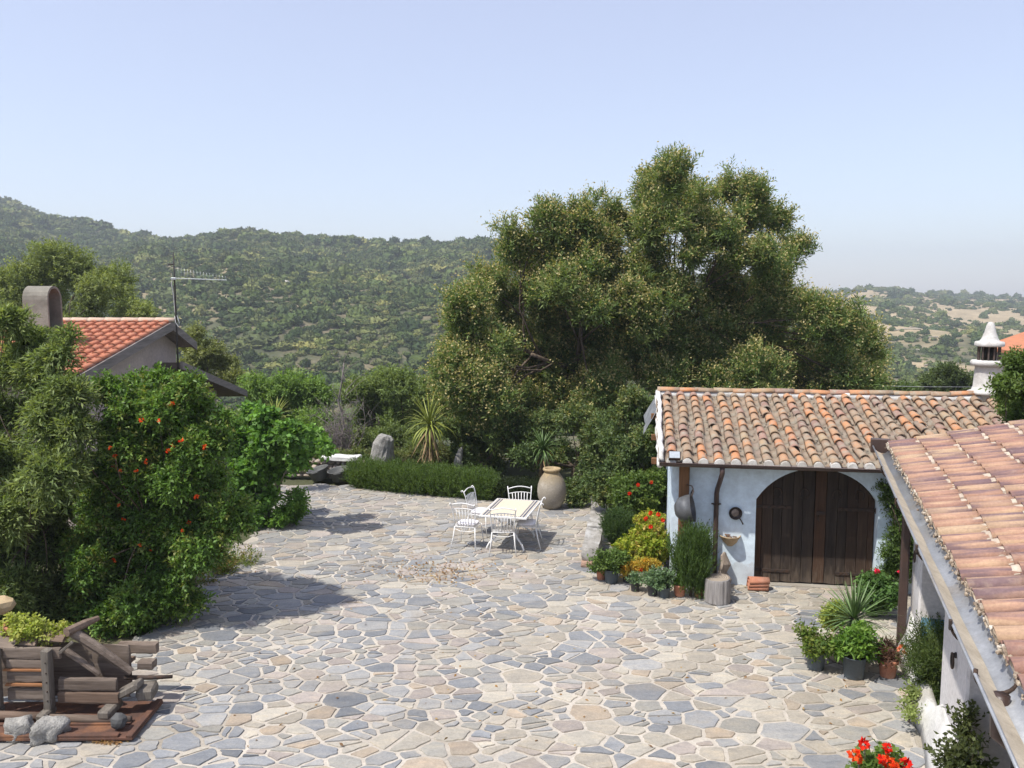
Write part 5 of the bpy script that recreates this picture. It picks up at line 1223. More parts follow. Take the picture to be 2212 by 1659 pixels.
pxbush('roadside_tree', 'dark round tree behind the barn roof left of the chimney', 'tree', 2040, 44, [(2010, 830, 36), (2050, 818, 40), (2085, 835, 34), (2030, 850, 40), (2070, 860, 40), (1985, 850, 28)], [(.05, .075, .022), (.08, .105, .035)], 1500, .6, 10, .2, .09, .1, 'trees behind the barn')
pxbush('roadside_tree', 'lighter low tree just above the middle of the barn ridge', 'tree', 1940, 40, [(1900, 840, 30), (1940, 845, 34), (1970, 855, 30), (1880, 850, 26)], [(.065, .10, .03), (.095, .135, .042)], 1100, .6, 10, .18, .08, .08, 'trees behind the barn')
pxbush('ground_cover', 'low mixed green growth behind the hedge under the acacia', 'shrub', 900, 24.2, [(790, 990, 26), (840, 985, 28), (890, 985, 28), (940, 985, 30), (990, 990, 28), (1040, 995, 28), (860, 1000, 24), (960, 1000, 24)], [(.06, .085, .028), (.095, .12, .04), (.17, .16, .06)], 1900, .3, 9, .085, .035, .03, SH, spreadd=.6)
pxbush('ground_cover', 'rough pale green growth on the bank left of the standing stone', 'shrub', 720, 23.6, [(680, 1000, 24), (730, 990, 24), (770, 985, 24), (640, 1000, 26), (700, 985, 20)], [(.07, .10, .03), (.11, .14, .045), (.18, .17, .07)], 1100, .3, 9, .085, .035, .03, SH, spreadd=.5)
pxbush('ground_cover', 'tangled low undergrowth in the shade behind the clay jar', 'shrub', 1200, 25.0, [(1060, 985, 26), (1110, 985, 28), (1160, 980, 28), (1210, 985, 30), (1260, 985, 28), (1310, 985, 28), (1360, 980, 30), (1410, 975, 28)], [(.05, .07, .025), (.08, .10, .035), (.15, .14, .055)], 1900, .3, 9, .085, .035, .03, SH, spreadd=.6)
# bare twiggy bush
b = gz(742, 25.2); t = thing('bare_shrub', 'leafless grey twiggy shrub left of the standing stone', 'shrub', b, 0); m = MB()
for i in range(26):
    e = Vector((RNG.normal() * .45, RNG.normal() * .35, RNG.uniform(.9, 1.75))); pts = limb(m, (RNG.normal() * .06, RNG.normal() * .06, 0), e, .02, .006, .25, 5, 4)
    for _ in range(9):
        s0 = pts[random.randrange(2, 6)]; e2 = s0 + Vector(RNG.normal(size=3)) * .22 + Vector((0, 0, .12)); q = limb(m, s0, e2, .007, .003, .25, 3, 3)
        for _ in range(2): limb(m, q[2], q[2] + Vector(RNG.normal(size=3)) * .13, .004, .002, .2, 2, 3)
part(t, 'twigs', m, basic('grey_twig', (.25, .215, .205), (.17, .145, .14), 9)); 
m = MB(); b2 = A(742, 830, 27.5); limb(m, (0, 0, 0), (.05, 0, 3.0), .05, .02, .1); 
for i in range(7): limb(m, (.03, 0, 1.6 + .2 * i), (RNG.normal() * .5, RNG.normal() * .3, 2.4 + .2 * i), .016, .004, .2)
t = thing('dead_tree', 'slim bare dead tree standing above the grey twiggy shrub', 'tree', (b2.x, b2.y, b2.z - 2.3), 0); part(t, 'trunk', m, bpy.data.materials['grey_twig'])

# ------------------------------------------------------------------ rosemary hedge
h0 = G(762, 1058); h1 = G(905, 1074); h2 = G(1055, 1086); bl = []
for i in range(30):
    t_ = i / 29; p = (h0.lerp(h1, t_ * 2) if t_ < .5 else h1.lerp(h2, t_ * 2 - 1)); 
    for d in (.32, .8): bl.append((p.x + RNG.normal() * .05, p.y + d, .30 + RNG.normal() * .03, .30, .30, .36))
t, T, ax = bush('rosemary_hedge', 'clipped dark green rosemary hedge along the far patio edge', 'hedge', (h1.x, h1.y + .5, 0), bl, .03, None, LEAF, None, False, nspray=9000, L=.26, k=12, ll=.055, lw=.014, pal=[(.05, .085, .02), (.07, .115, .026), (.105, .15, .038)], up=1.2, spread=.6, inner=.45)
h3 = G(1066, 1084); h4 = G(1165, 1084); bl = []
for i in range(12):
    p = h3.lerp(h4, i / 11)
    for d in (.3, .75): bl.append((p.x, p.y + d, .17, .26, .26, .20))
bush('shade_tinted_hedge', 'low stretch of hedge behind the far chair, tree shade tinted into its leaves', 'hedge', (h3.x + .6, h3.y + .5, 0), bl, .03, None, LEAF, None, False, nspray=3000, L=.26, k=11, ll=.06, lw=.018, pal=[(.018, .028, .010), (.03, .042, .014)], up=1.0, spread=.7, inner=.45)  # leaf palette darkened to carry the shadow of the trees
# palm-like cordylines
YEL = basic('yellow_green_leaf', (.27, .30, .05), (.20, .24, .045), 5, .5, 0); GRN = basic('grey_green_leaf', (.12, .19, .06), (.085, .14, .04), 5, .45, 0); DRY = basic('dry_leaf', (.33, .23, .12), (.24, .16, .08), 6, .8, 0)
for (px, py, y, L, m1, lab) in ((928, 918, 22.4, 1.0, YEL, 'yellow green cordyline with drooping leaves above the hedge'), (1172, 972, 20.9, .62, GRN, 'shaggy green cordyline with brown skirt beside the clay jar'), (595, 905, 20.6, .6, YEL, 'small yellow green cordyline among the fig leaves')):
    c = A(px, py, y); t = thing('cordyline', lab, 'plant', (c.x, c.y, 0), 0, 'cordylines at the patio edge'); part(t, 'stem', MB().tube([(0, 0, -.1), (.02, 0, c.z * .5), (0, 0, c.z)], [.075, .06, .05], 9), BARK)
    rosette(t, (0, 0, c.z), L, .034, 96, -.5, 1.35, (.6, 1.2, 1.9, 2.5), m1); rosette(t, (0, 0, c.z - .05), L * .95, .045, 34, -1.4, -.8, (.1, .2), DRY); rosette(t, (0, 0, c.z * .6), L * .7, .045, 26, -1.45, -.9, (.1, .2), DRY)

# ------------------------------------------------------------------ the big shrubs on the left
pomb = G(335, 1372); base = (pomb.x, pomb.y + 1.5, 0); bl = px_blobs([(330, 850, 42), (285, 870, 46), (400, 860, 44), (440, 905, 38), (240, 930, 50), (330, 935, 62), (415, 960, 58), (475, 960, 30), (205, 1010, 52), (290, 1030, 68), (380, 1040, 66), (455, 1040, 50), (500, 1090, 44), (220, 1110, 60), (310, 1120, 70), (400, 1130, 70), (475, 1140, 50), (525, 1120, 32), (240, 1200, 62), (330, 1205, 66), (410, 1200, 56), (465, 1185, 36), (180, 1170, 52), (220, 1290, 60), (300, 1290, 66), (370, 1285, 52), (420, 1300, 28), (180, 1340, 52), (250, 1360, 50), (320, 1350, 44), (190, 1230, 50), (300, 825, 36), (355, 822, 36), (405, 835, 34), (235, 850, 40), (265, 880, 44), (350, 880, 50), (310, 975, 55), (370, 1000, 50), (270, 955, 50), (440, 870, 28), (480, 900, 26), (360, 1330, 40), (400, 1250, 44), (280, 1370, 44), (150, 1270, 50)], 12.35, .42) + px_blobs([(300, 930, 85), (380, 960, 80), (260, 1040, 90), (400, 1090, 85), (320, 1130, 95), (230, 1200, 85), (360, 1230, 85), (280, 1290, 80), (440, 1130, 60)], 12.9, .25)
bl = [(x, y, max(z, rz * .75), rx, ry, rz) for x, y, z, rx, ry, rz in bl]
t, T, ax = bush('pomegranate_bush', 'large glossy green pomegranate bush dotted with orange red flowers', 'shrub', base, bl, .06, None, LEAFG, None, True, 6, 0, split=5, nspray=21000, L=.34, k=12, ll=.075, lw=.034, pal=[(.052, .10, .02), (.075, .14, .027), (.115, .19, .038), (.17, .175, .045)], up=.35, droop=.15, spread=.85, inner=.1, jit=.28)
cand = [i for i in range(len(T)) if T[i][1] < 12.4 and T[i][2] > .9 and (ax[i][1] < .1 or ax[i][2] > .4)]
for (px, py) in ((375, 868), (318, 905), (240, 962), (250, 985), (247, 1005), (262, 1015), (365, 975), (380, 962), (322, 1000), (255, 1080), (430, 1065), (430, 1078), (345, 900), (300, 1010), (395, 950), (410, 1130), (395, 1142), (250, 1210), (330, 1190), (310, 1170), (445, 960), (270, 1118)):
    i = min(cand, key=lambda q: (proj(T[q])[0] - px) ** 2 + (proj(T[q])[1] - py) ** 2 + (T[q][1] - 11.5) * 300); flower(t, FL_POM, T[i] + np.array((0, -.05, .0)), base, RNG.uniform(.65, 1.1))
ob = G(60, 1420); base = (ob.x - .9, ob.y + 1.5, 0)
bl = px_blobs([(20, 690, 45), (70, 720, 50), (120, 760, 44), (150, 720, 26), (10, 780, 60), (80, 810, 60), (150, 830, 44), (20, 880, 66), (100, 900, 66), (165, 920, 46), (40, 980, 70), (120, 1000, 66), (30, 1080, 70), (110, 1090, 66), (160, 1080, 44), (40, 1170, 66), (110, 1180, 60), (20, 1260, 60), (90, 1270, 56), (140, 1290, 46), (-60, 800, 70), (-70, 950, 80), (-60, 1100, 80), (-40, 1250, 66), (60, 1350, 46), (120, 1370, 42), (-20, 1340, 50)], 12.2, .8)
bl = [(x, y, max(z, rz * .75), rx, ry, rz) for x, y, z, rx, ry, rz in bl]
bush('almond_tree', 'tall willowy grey green tree with narrow leaves at the left edge', 'tree', base, bl, .055, None, LEAF, None, True, 6, 0, split=5, nspray=10500, L=.40, k=12, ll=.105, lw=.026, pal=[(.075, .11, .035), (.11, .15, .05), (.155, .195, .07), (.20, .235, .09)], up=.25, droop=.45, spread=.7, inner=.05, jit=.28)
# fig-like bush beyond, and the small shoot at its foot
fb = G(600, 1140); base = (fb.x - .35, fb.y + .5, 0); bl = px_blobs([(540, 895, 30), (580, 900, 32), (515, 935, 40), (570, 950, 42), (630, 945, 36), (665, 945, 30), (692, 965, 20), (530, 1000, 44), (595, 1000, 42), (635, 995, 26), (560, 1060, 42), (510, 1070, 40), (585, 1070, 22), (500, 1130, 34), (545, 1115, 32)], 17.4, .7); bl = [(x, y, max(z, rz * .8), rx, ry, rz) for x, y, z, rx, ry, rz in bl]
bush('fig_bush', 'bright green broad leaved fig bush behind the pomegranate', 'shrub', base, bl, .06, BARKG, LEAF, None, True, 5, 2, nspray=2600, L=.36, k=9, ll=.125, lw=.085, pal=[(.06, .13, .026), (.095, .185, .036), (.15, .26, .06)], jit=.3, split=3, up=.3, droop=.2, spread=1.0, inner=.3)
g = G(625, 1136); base = (g.x, g.y, 0); bl = px_blobs([(640, 1085, 22), (628, 1110, 24), (652, 1100, 16), (605, 1118, 24), (590, 1130, 16), (645, 1072, 14)], g.y, .25)
bush('fig_shoot', 'small bright green leafy shoot at the sunny patio edge', 'shrub', base, bl, .02, BARKG, LEAF, nspray=420, L=.25, k=8, ll=.085, lw=.045, pal=BRIGHT, up=.5, spread=.95, inner=.2)
g = G(470, 1235); base = (g.x - .3, g.y + .2, 0); bl = [(g.x - .1 + RNG.normal() * .35, g.y + RNG.normal() * .3, .12, .2, .2, .16) for _ in range(9)]
bush('edge_weeds', 'low weedy green growth under the pomegranate at the paving edge', 'weeds', base, bl, .01, None, LEAF, None, False, nspray=500, L=.2, k=8, ll=.06, lw=.02, pal=[(.07, .12, .025), (.13, .16, .04), (.22, .15, .05)], up=.8, spread=.8)

# ------------------------------------------------------------------ plants beside the barn
def pl(name, label, px, py, y, R, n, r, nspray, cat='shrub', cz=None, base=None, leaf=None, **k):
    p = A(px, py, y); base = base or (p.x, p.y, 0); bl = rand_blobs((p.x, p.y, cz if cz else p.z), R, n, r, zmin=0.0)
    return bush(name, label, cat, base, bl, .025, None, leaf, None, True, 4, 1, nspray=nspray, **k) + (bl, base)
ROSM = [(.035, .065, .02), (.05, .085, .028), (.075, .11, .04)]
pl('rosemary_bush', 'dense dark rosemary bush behind the stone bench', 1338, 1146, 15.6, (.38, .35, .45), 14, .22, 2600, L=.30, k=13, ll=.055, lw=.012, pal=ROSM, up=1.5, spread=.5, inner=.2)
t, T, ax, bl, base = pl('yellow_shrub', 'yellow green leafy shrub with red blooms between two rosemaries', 1393, 1172, 14.75, (.46, .40, .42), 18, .19, 2300, L=.2, k=9, ll=.065, lw=.045, pal=[(.14, .20, .022), (.21, .26, .03), (.29, .29, .045), (.34, .24, .08)], up=.4, spread=1.0, inner=.25)
for (px, py) in ((1405, 1108), (1395, 1120), (1406, 1138), (1422, 1112), (1432, 1124), (1385, 1230)): flower(t, FL_GER, A(px, py, 14.35), base, .75)
part(t, 'stem', MB().tube([(0, -.05, 0), (.03, -.08, .3), (0, 0, .65)], [.06, .05, .04], 8), BARK)
t, T, ax, bl, base = pl('geranium_bank', 'wide bank of geranium leaves with red blooms behind the rosemary', 1385, 1065, 16.9, (.75, .5, .45), 20, .24, 2600, L=.24, k=9, ll=.075, lw=.055, pal=[(.05, .085, .02), (.085, .13, .03), (.15, .19, .04)], up=.4, spread=1.0, inner=.3)
for (px, py) in ((1378, 1047), (1407, 1042), (1360, 1066)): flower(t, FL_GER, A(px, py, 16.35), base, .72)
t, T, ax, bl, base = pl('tall_rosemary', 'tall upright rosemary bush in front of the barn corner', 1492, 1205, 13.35, (.34, .22, .42), 16, .15, 1900, L=.62, k=18, ll=.06, lw=.013, pal=[(.05, .085, .024), (.07, .115, .03), (.10, .155, .042)], up=3.2, spread=.4, inner=.0)
BLACKP = basic('black_plastic', (.035, .038, .045), (.05, .053, .06), 6, .5, .05, spec=.4); GREYP = basic('slate_plastic', (.085, .11, .13), (.07, .09, .108), 6, .5, .05, spec=.4)
def potted(name, label, px, py, r, h, mat, pal, n=160, R=(.14, .14, .12), br=.09, ll=.06, lw=.03, L=.14, k=8, rim=False, zc=None, up=.5, spread=.95, cat='potted plant', leaf=None, inner=.2):
    g = G(px, py); base = (g.x, g.y + r * .8, .014); t = thing(name, label, cat, base, RNG.uniform(0, 6), 'plants in pots'); t.rotation_euler = (0, 0, 0); pot(t, r, h, mat, rim)
    bl = rand_blobs((base[0], base[1], (zc or h + R[2] * .8)), R, 9, br * .85, .3, 1.15, zmin=h * .9)
    m = MB()
    for b in bl[:5]: limb(m, (0, 0, h * .85), Vector(b[:3]) - Vector(base), .008, .004, .15, 3, 4)
    part(t, 'stems', m, BARK); o, T, ax = crown(t, bl, base, leaf or LEAF, 'leaves', nspray=n, L=L * 1.35, k=k, ll=ll, lw=lw, pal=pal, up=up, spread=spread, inner=inner)
    return t, T, base
GR1 = [(.05, .09, .022), (.08, .13, .03), (.12, .17, .045)]; SED = [(.42, .20, .03), (.38, .26, .04), (.30, .27, .05)]; GLA = [(.09, .15, .08), (.13, .19, .10), (.07, .12, .05)]
potted('potted_plant', 'trailing green plant in a small terracotta pot at the bench end', 1299, 1256, .085, .19, TERRA, GR1, 160, (.12, .12, .08), .09, rim=True)
potted('potted_shrub', 'leafy dark green shrub in a grey pot next to the bench', 1322, 1264, .135, .24, GREYP, GR1, 420, (.26, .22, .17), .13, .06, .035, .16)
potted('potted_sedum', 'orange sedum clump spilling from a black pot, left one', 1358, 1262, .11, .20, BLACKP, SED, 360, (.19, .14, .08), .10, .035, .022, .10)
potted('potted_sedum', 'orange sedum clump in front of the yellow shrub, right one', 1406, 1258, .11, .18, BLACKP, SED, 360, (.17, .14, .08), .10, .035, .022, .10)
potted('potted_seedling', 'black pot with a sparse little seedling in the front row', 1373, 1281, .085, .17, BLACKP, GLA, 60, (.07, .07, .06), .05)
potted('potted_succulent', 'black pot of grey green succulent, left of two in front', 1411, 1291, .095, .19, BLACKP, GLA, 150, (.12, .11, .10), .075, .055, .032)
potted('potted_succulent', 'dark pot of grey green succulent beside the small terracotta pot', 1437, 1295, .10, .17, GREYP, GLA, 190, (.13, .12, .13), .085, .055, .032)
potted('potted_succulent', 'small terracotta pot with a bright green shoot below the tall rosemary', 1470, 1292, .105, .20, TERRA, [(.14, .24, .03), (.08, .15, .03)], 90, (.09, .08, .12), .06, rim=True)
potted('potted_succulent', 'half hidden terracotta pot just left of the log', 1512, 1294, .09, .17, TERRA, GR1, 70, (.07, .07, .06), .05, rim=True)
gq = G(1435, 1272); mm = MB(); mm.rock((0, .2, .13), (.26, .2, .42), 88, 2, .35); solo('pale_stone', 'pale pointed stone behind the front row of pots', 'stone', mm, GRAN, (gq.x, gq.y, 0))
# climber and geraniums right of the barn door
p = BW(4.05, -.18, 0); bl = []
for i in range(16):
    t_ = i / 15; bl.append((*(BW(3.72 + RNG.normal() * .16 + .25 * t_, -.16 + RNG.normal() * .05, .35 + 1.35 * t_)), .17 + .05 * RNG.random(), .13, .19))
for i in range(5): bl.append((*(BW(3.62 - .05 * i + RNG.normal() * .04, -.12, 1.45 + .10 * i)), .09, .08, .10))
t, T, ax = bush('climbing_plant', 'leafy climber on the wall at the right of the barn door', 'climber', p, bl, .025, None, LEAF, None, True, 4, 1, nspray=1900, L=.2, k=10, ll=.055, lw=.022, pal=[(.05, .085, .022), (.075, .12, .03), (.115, .165, .05)], up=.1, droop=.3, spread=.9, inner=.2)
g = G(1905, 1345); bl = rand_blobs((g.x + .02, g.y + .25, .42), (.24, .22, .36), 14, .14, zmin=0.); t, T, ax = bush('climbing_geranium', 'round leaved geranium with two crimson blooms below the climber', 'plant', (g.x, g.y + .25, 0), bl, .02, None, LEAF, None, True, 4, 1, nspray=800, L=.14, k=7, ll=.06, lw=.058, pal=[(.055, .11, .028), (.08, .15, .04), (.06, .10, .03)], up=.4, spread=1.1, inner=.3)
for (px, py) in ((1895, 1234), (1946, 1236)): flower(t, FL_ROSE, A(px, py, g.y - .02), (g.x, g.y + .25, 0), .95)
# spiky yucca in a stone basin with its neighbours
g = G(1835, 1440); bs = thing('yucca_basin', 'spiky green yucca growing in a rough round stone basin', 'plant', (g.x + .03, g.y + .22, .014), 0)
part(bs, 'basin', MB().lathe([(.22, 0), (.27, .04), (.30, .16), (.28, .26), (.25, .28), (.21, .26), (0, .24)], 22, wob=.10, seed=4), basic('basin_stone', (.42, .36, .28), (.30, .25, .19), 6, .95, .5))
part(bs, 'stem', MB().tube([(.10, 0, .2), (.11, 0, .4), (.10, 0, .58)], [.06, .05, .05], 9), BARK)
YUC = basic('yucca_leaf', (.16, .24, .09), (.11, .18, .06), 4, .42, 0); rosette(bs, (.10, 0, .56), .58, .026, 110, -.4, 1.45, (.1, .3, .55, .85), YUC, .12); rosette(bs, (.10, 0, .52), .42, .03, 16, -1.1, -.5, (.2, .4), DRY)
p = A(1806, 1325, g.y + .75); bl = rand_blobs((p.x, p.y, .38), (.15, .15, .22), 7, .12, zmin=.05); bush('variegated_shrub', 'yellowish variegated shrub behind the spiky yucca', 'shrub', (p.x, p.y, 0), bl, .02, None, LEAF, nspray=420, L=.18, k=9, ll=.05, lw=.028, pal=[(.18, .24, .04), (.26, .29, .07), (.12, .17, .03)], up=.7, spread=.9, inner=.2)
potted('potted_shrub', 'small leafy shrub in a grey pot left of the yucca', 1768, 1453, .135, .25, GREYP, [(.06, .11, .025), (.10, .15, .03), (.17, .18, .04)], 360, (.17, .16, .14), .11, .055, .032, .16)
potted('potted_shrub', 'bright leafy plant in a grey pot in front of the yucca', 1852, 1473, .155, .29, GREYP, [(.06, .13, .02), (.10, .19, .03), (.15, .23, .045)], 420, (.22, .18, .17), .12, .075, .034, .18)
potted('potted_plant', 'wide dark pot with dry stalks next to the brown pipe', 1921, 1437, .14, .20, BLACKP, [(.12, .07, .06), (.09, .06, .04)], 60, (.10, .10, .07), .05, .05, .012)
t, T, base = potted('potted_aloe', 'terracotta pot with a dark succulent and an orange aloe flower', 1924, 1470, .12, .24, TERRA, [(.10, .05, .04), (.13, .07, .05), (.07, .06, .03)], 120, (.10, .10, .06), .06, .05, .02, rim=True)
fp = A(1950, 1402, base[1] + .12); part(t, 'flower_stalk', MB().tube([(0, .02, .24), Vector(fp) - Vector(base) - Vector((0, 0, .02))], .006, 5), BARK); flower(t, flower_mesh(.10, [(.72, .20, .11), (.78, .28, .17)], 18, 9), fp, base, .75)
# shrubs in the porch openings
def hwp(x, y, z=0): return tuple(HW(x, y, z))
bl = [(*hwp(1.75 + RNG.normal() * .40, .14 + RNG.normal() * .10, z), .19, .19, .22) for z in np.linspace(.15, .70, 15)]
bush('porch_shrub', 'dark feathery shrub filling the first porch arch', 'shrub', hwp(1.75, .2), bl, .03, None, LEAF, nspray=2200, L=.28, k=12, ll=.05, lw=.012, pal=[(.04, .065, .018), (.065, .095, .026), (.10, .125, .04)], up=.8, spread=.6, inner=.2)
bl = [(*hwp(2.3 + RNG.normal() * .25, -.22 + RNG.normal() * .04, RNG.uniform(.12, .32)), .09, .07, .10) for _ in range(5)]
bush('kerb_plant', 'pale thin leaved plant on the white kerb at the porch foot', 'plant', hwp(2.3, -.24), bl, .012, None, LEAF, nspray=80, L=.18, k=7, ll=.05, lw=.03, pal=[(.16, .21, .07), (.22, .25, .09)], up=.6, spread=1., inner=.2)
bl = [(*hwp(4.75 + RNG.normal() * .3, -.05 + RNG.normal() * .10, z), .13, .13, .16) for z in np.linspace(.3, 1.05, 10)]
bush('porch_shrub', 'dark small leaved shrub at the second porch arch, bottom right', 'shrub', hwp(4.75, 0), bl, .025, None, LEAF, nspray=420, L=.25, k=9, ll=.055, lw=.032, pal=[(.05, .065, .024), (.085, .10, .035)], up=.9, spread=.8, inner=.1)
g = A(1900, 1668, 7.1); base = (g.x, g.y, .014); t = thing('potted_geranium', 'scarlet geranium at the bottom edge near the house wall', 'potted plant', base, 0); pot(t, .16, .30, TERRA, True)
bl = rand_blobs((g.x, g.y, g.z - .05), (.16, .15, .18), 9, .12); bl += [(g.x, g.y, .5, .14, .14, .2)]
crown(t, bl, base, LEAF, 'leaves', nspray=420, L=.16, k=7, ll=.06, lw=.055, pal=[(.07, .13, .03), (.11, .18, .045), (.15, .21, .06)], up=.5, spread=1.1); m = MB()
for (px, py, me, s) in ((1867, 1607, FL_GER, 1.0), (1845, 1630, FL_GER2, 1.15), (1856, 1640, FL_GER2, .8), (1917, 1615, FL_GER, .9), (1918, 1645, FL_GER2, 1.2), (1955, 1652, FL_GER, 1.15), (1905, 1640, FL_GER, .8), (1935, 1660, FL_GER2, 1.0), (1965, 1665, FL_GER2, 1.0)):
    p = A(px, py, 7.0 + RNG.normal() * .06); flower(t, me, p, base, s); limb(m, (0, 0, .3), p - Vector(base), .006, .004, .1, 4, 4)
part(t, 'stems', m, BARKG)
# trailing yellow succulent in a clay pot on top of the press
g = A(45, 1372, 9.62); base = (g.x, g.y, g.z - .06); t = thing('potted_jade', 'yellow green trailing succulent in a tipped clay pot on the press', 'potted plant', base, 0); R_ = Matrix.Rotation(.35, 3, 'Y')
part(t, 'pot', MB().lathe([(.09, 0), (.13, .14), (.145, .145), (.145, .18), (.125, .18), (.11, .13), (0, .12)], 20, (-.1, 0, .02), R_), TERRA)
bl = [(g.x - .05 + .14 * i + RNG.normal() * .04, g.y - .05 + RNG.normal() * .06, base[2] + .20 - .035 * i + RNG.normal() * .04, .11, .11, .08) for i in range(5) for _ in (0, 1)]
crown(t, bl, base, LEAF, 'leaves', nspray=420, L=.12, k=8, ll=.045, lw=.03, pal=[(.20, .26, .04), (.28, .31, .07), (.34, .33, .10)], up=.4, spread=1.0, inner=.2)
g2 = A(10, 1370, 10.1); mm = MB(); mm.rock((0, 0, .1), (.4, .3, .24), 93, 2, .3); solo('sandstone_block', 'warm yellow stone block on top of the press at the frame edge', 'stone', mm, basic('sandstone', (.50, .38, .22), (.42, .31, .18), 5), (g2.x - .05, g2.y, PZ(520) + .085))
# ------------------------------------------------------------------ scrub on the hillsides
def scrub_mesh(seed, cols, nq=150):
    g = np.random.default_rng(seed); bm = bmesh.new(); bmesh.ops.create_icosphere(bm, subdivisions=3, radius=1.0)
    for v in bm.verts:
        p = v.co; k = 1 + .30 * mnoise.noise(p * 1.7 + Vector((seed * 3.1, 0, 0))) + .20 * mnoise.noise(p * 4.1 + Vector((0, seed * 1.7, 0))); v.co = Vector((p.x * k, p.y * k, max(-.15, (p.z * .72 + .45) * k)))
    n0 = len(bm.faces); pts = [v.co.copy() for v in bm.verts]
    me = bpy.data.meshes.new('scrub'); bm.to_mesh(me); bm.free()
    c = np.array(cols); tv = np.repeat(c[0][None], len(me.vertices), 0) * g.uniform(.75, 1.25, (len(me.vertices), 1))
    a = me.color_attributes.new('tint', 'FLOAT_COLOR', 'POINT'); a.data.foreach_set('color', np.concatenate([tv, np.ones((len(tv), 1))], 1).astype(np.float32).ravel())
    P = np.array([pts[i] for i in g.integers(0, len(pts), nq)]); d = unit(P - np.array([0, 0, .3]))
    V = leaf_quads(P * .93, unit(d + .7 * g.normal(size=(nq, 3))), unit(d + g.normal(size=(nq, 3)) + np.array([0, 0, .5])), g.uniform(.25, .5, nq), g.uniform(.18, .32, nq))
    m2 = np_mesh('scrub_leaf', V, 4, np.repeat(c[g.integers(0, len(c), nq)] * g.uniform(.7, 1.3, (nq, 1)), 4, 0))
    bm = bmesh.new(); bm.from_mesh(me); bm.from_mesh(m2); out = bpy.data.meshes.new('scrub'); bm.to_mesh(out); bm.free(); return out
def scrubmat():
    m, nt, b = newmat('scrub'); at = nd(nt, 'ShaderNodeAttribute', attribute_name='tint'); oi = nt.nodes.new('ShaderNodeObjectInfo')
    col = mixc(nt, 1.0, at.outputs['Color'], ramp(nt, oi.outputs['Random'], [(0, (.8, .82, .85)), (.5, (1.25, 1.25, 1.2)), (.8, (1.6, 1.5, 1.3)), (1, (2.0, 1.75, 1.5))]), 'MULTIPLY')
    gp = nt.nodes.new('ShaderNodeNewGeometry').outputs['Position']; f = noise_(nt, gp, .022, 5, .65)        # stands of different shrubs
    col = mixc(nt, 1.0, col, ramp(nt, f, [(.3, (1.05, 1.08, 1.12)), (.48, (1.3, 1.28, 1.2)), (.6, (1.5, 1.36, 1.2)), (.72, (1.15, 1.2, 1.1))]), 'MULTIPLY')
    nt.links.new(col, b.inputs['Base Color']); b.inputs['Roughness'].default_value = .9; b.inputs['Specular IOR Level'].default_value = .1; return m
SM = scrubmat(); tcol = bpy.data.collections.new('scrub_kinds'); KINDS = []
for i, cols in enumerate(([(.042, .062, .022), (.06, .085, .03)], [(.055, .078, .028), (.075, .10, .036)], [(.035, .055, .022), (.05, .072, .028)], [(.08, .095, .04), (.10, .115, .05)], [(.05, .07, .03), (.10, .10, .05)])):
    me = scrub_mesh(i + 3, cols); me.materials.append(SM); o = bpy.data.objects.new('scrub_kind', me); tcol.objects.link(o)
def scatter(name, label, pts, scl, rot, idx):
    me = bpy.data.meshes.new(name); me.from_pydata(pts.tolist(), [], [])
    for nm, tp, dt in (('scl', 'FLOAT_VECTOR', scl), ('rot', 'FLOAT', rot)): a = me.attributes.new(nm, tp, 'POINT'); a.data.foreach_set('vector' if tp == 'FLOAT_VECTOR' else 'value', dt.astype(np.float32).ravel())
    a = me.attributes.new('idx', 'INT', 'POINT'); a.data.foreach_set('value', idx.astype(np.int32))
    o = bpy.data.objects.new(name, me); link(o); ng = bpy.data.node_groups.new(name, 'GeometryNodeTree'); ng.interface.new_socket('Geometry', in_out='INPUT', socket_type='NodeSocketGeometry'); ng.interface.new_socket('Geometry', in_out='OUTPUT', socket_type='NodeSocketGeometry')
    gi = ng.nodes.new('NodeGroupInput'); go = ng.nodes.new('NodeGroupOutput'); ip = ng.nodes.new('GeometryNodeInstanceOnPoints'); ci = ng.nodes.new('GeometryNodeCollectionInfo'); ci.inputs['Collection'].default_value = tcol; ci.inputs['Separate Children'].default_value = True; ci.inputs['Reset Children'].default_value = True
    def na(nm, tp): n = ng.nodes.new('GeometryNodeInputNamedAttribute'); n.data_type = tp; n.inputs['Name'].default_value = nm; return next(s for s in n.outputs if s.enabled and s.name == 'Attribute')
    ip.inputs['Pick Instance'].default_value = True; cx = ng.nodes.new('ShaderNodeCombineXYZ'); ng.links.new(na('rot', 'FLOAT'), cx.inputs[2])
    L = ng.links.new; L(gi.outputs[0], ip.inputs['Points']); L(ci.outputs[0], ip.inputs['Instance']); L(na('idx', 'INT'), ip.inputs['Instance Index']); L(cx.outputs[0], ip.inputs['Rotation']); L(na('scl', 'FLOAT_VECTOR'), ip.inputs['Scale']); L(ip.outputs[0], go.inputs[0])
    md = o.modifiers.new('scatter', 'NODES'); md.node_group = ng; o['kind'] = 'stuff'; tag(o, label, 'scrub'); return o
g = np.random.default_rng(5); n = 210000
u = g.uniform(-.78, .78, n); y = 36 + (950 - 36) * np.sqrt(g.random(n)); x = u * y; rd = np.interp(CXP + FPX * u, RIDGE[:, 0], RIDGE[:, 2])
keep = (y < rd * 1.03); cl = np.array([mnoise.noise(Vector((a * .016, b * .016, 1))) + .6 * mnoise.noise(Vector((a * .06, b * .06, 4))) for a, b in zip(x, y)])
dens = np.where(u > .26, np.interp(y, [210, 430], [.6, .07]), 1.0) + np.where(u > .30, .6, .75) * cl; keep &= g.random(n) < np.clip(dens, .02, 1)
keep &= ~((np.abs(u) < .42) & (y < 60)); x, y, u = x[keep], y[keep], u[keep]; n = len(x)
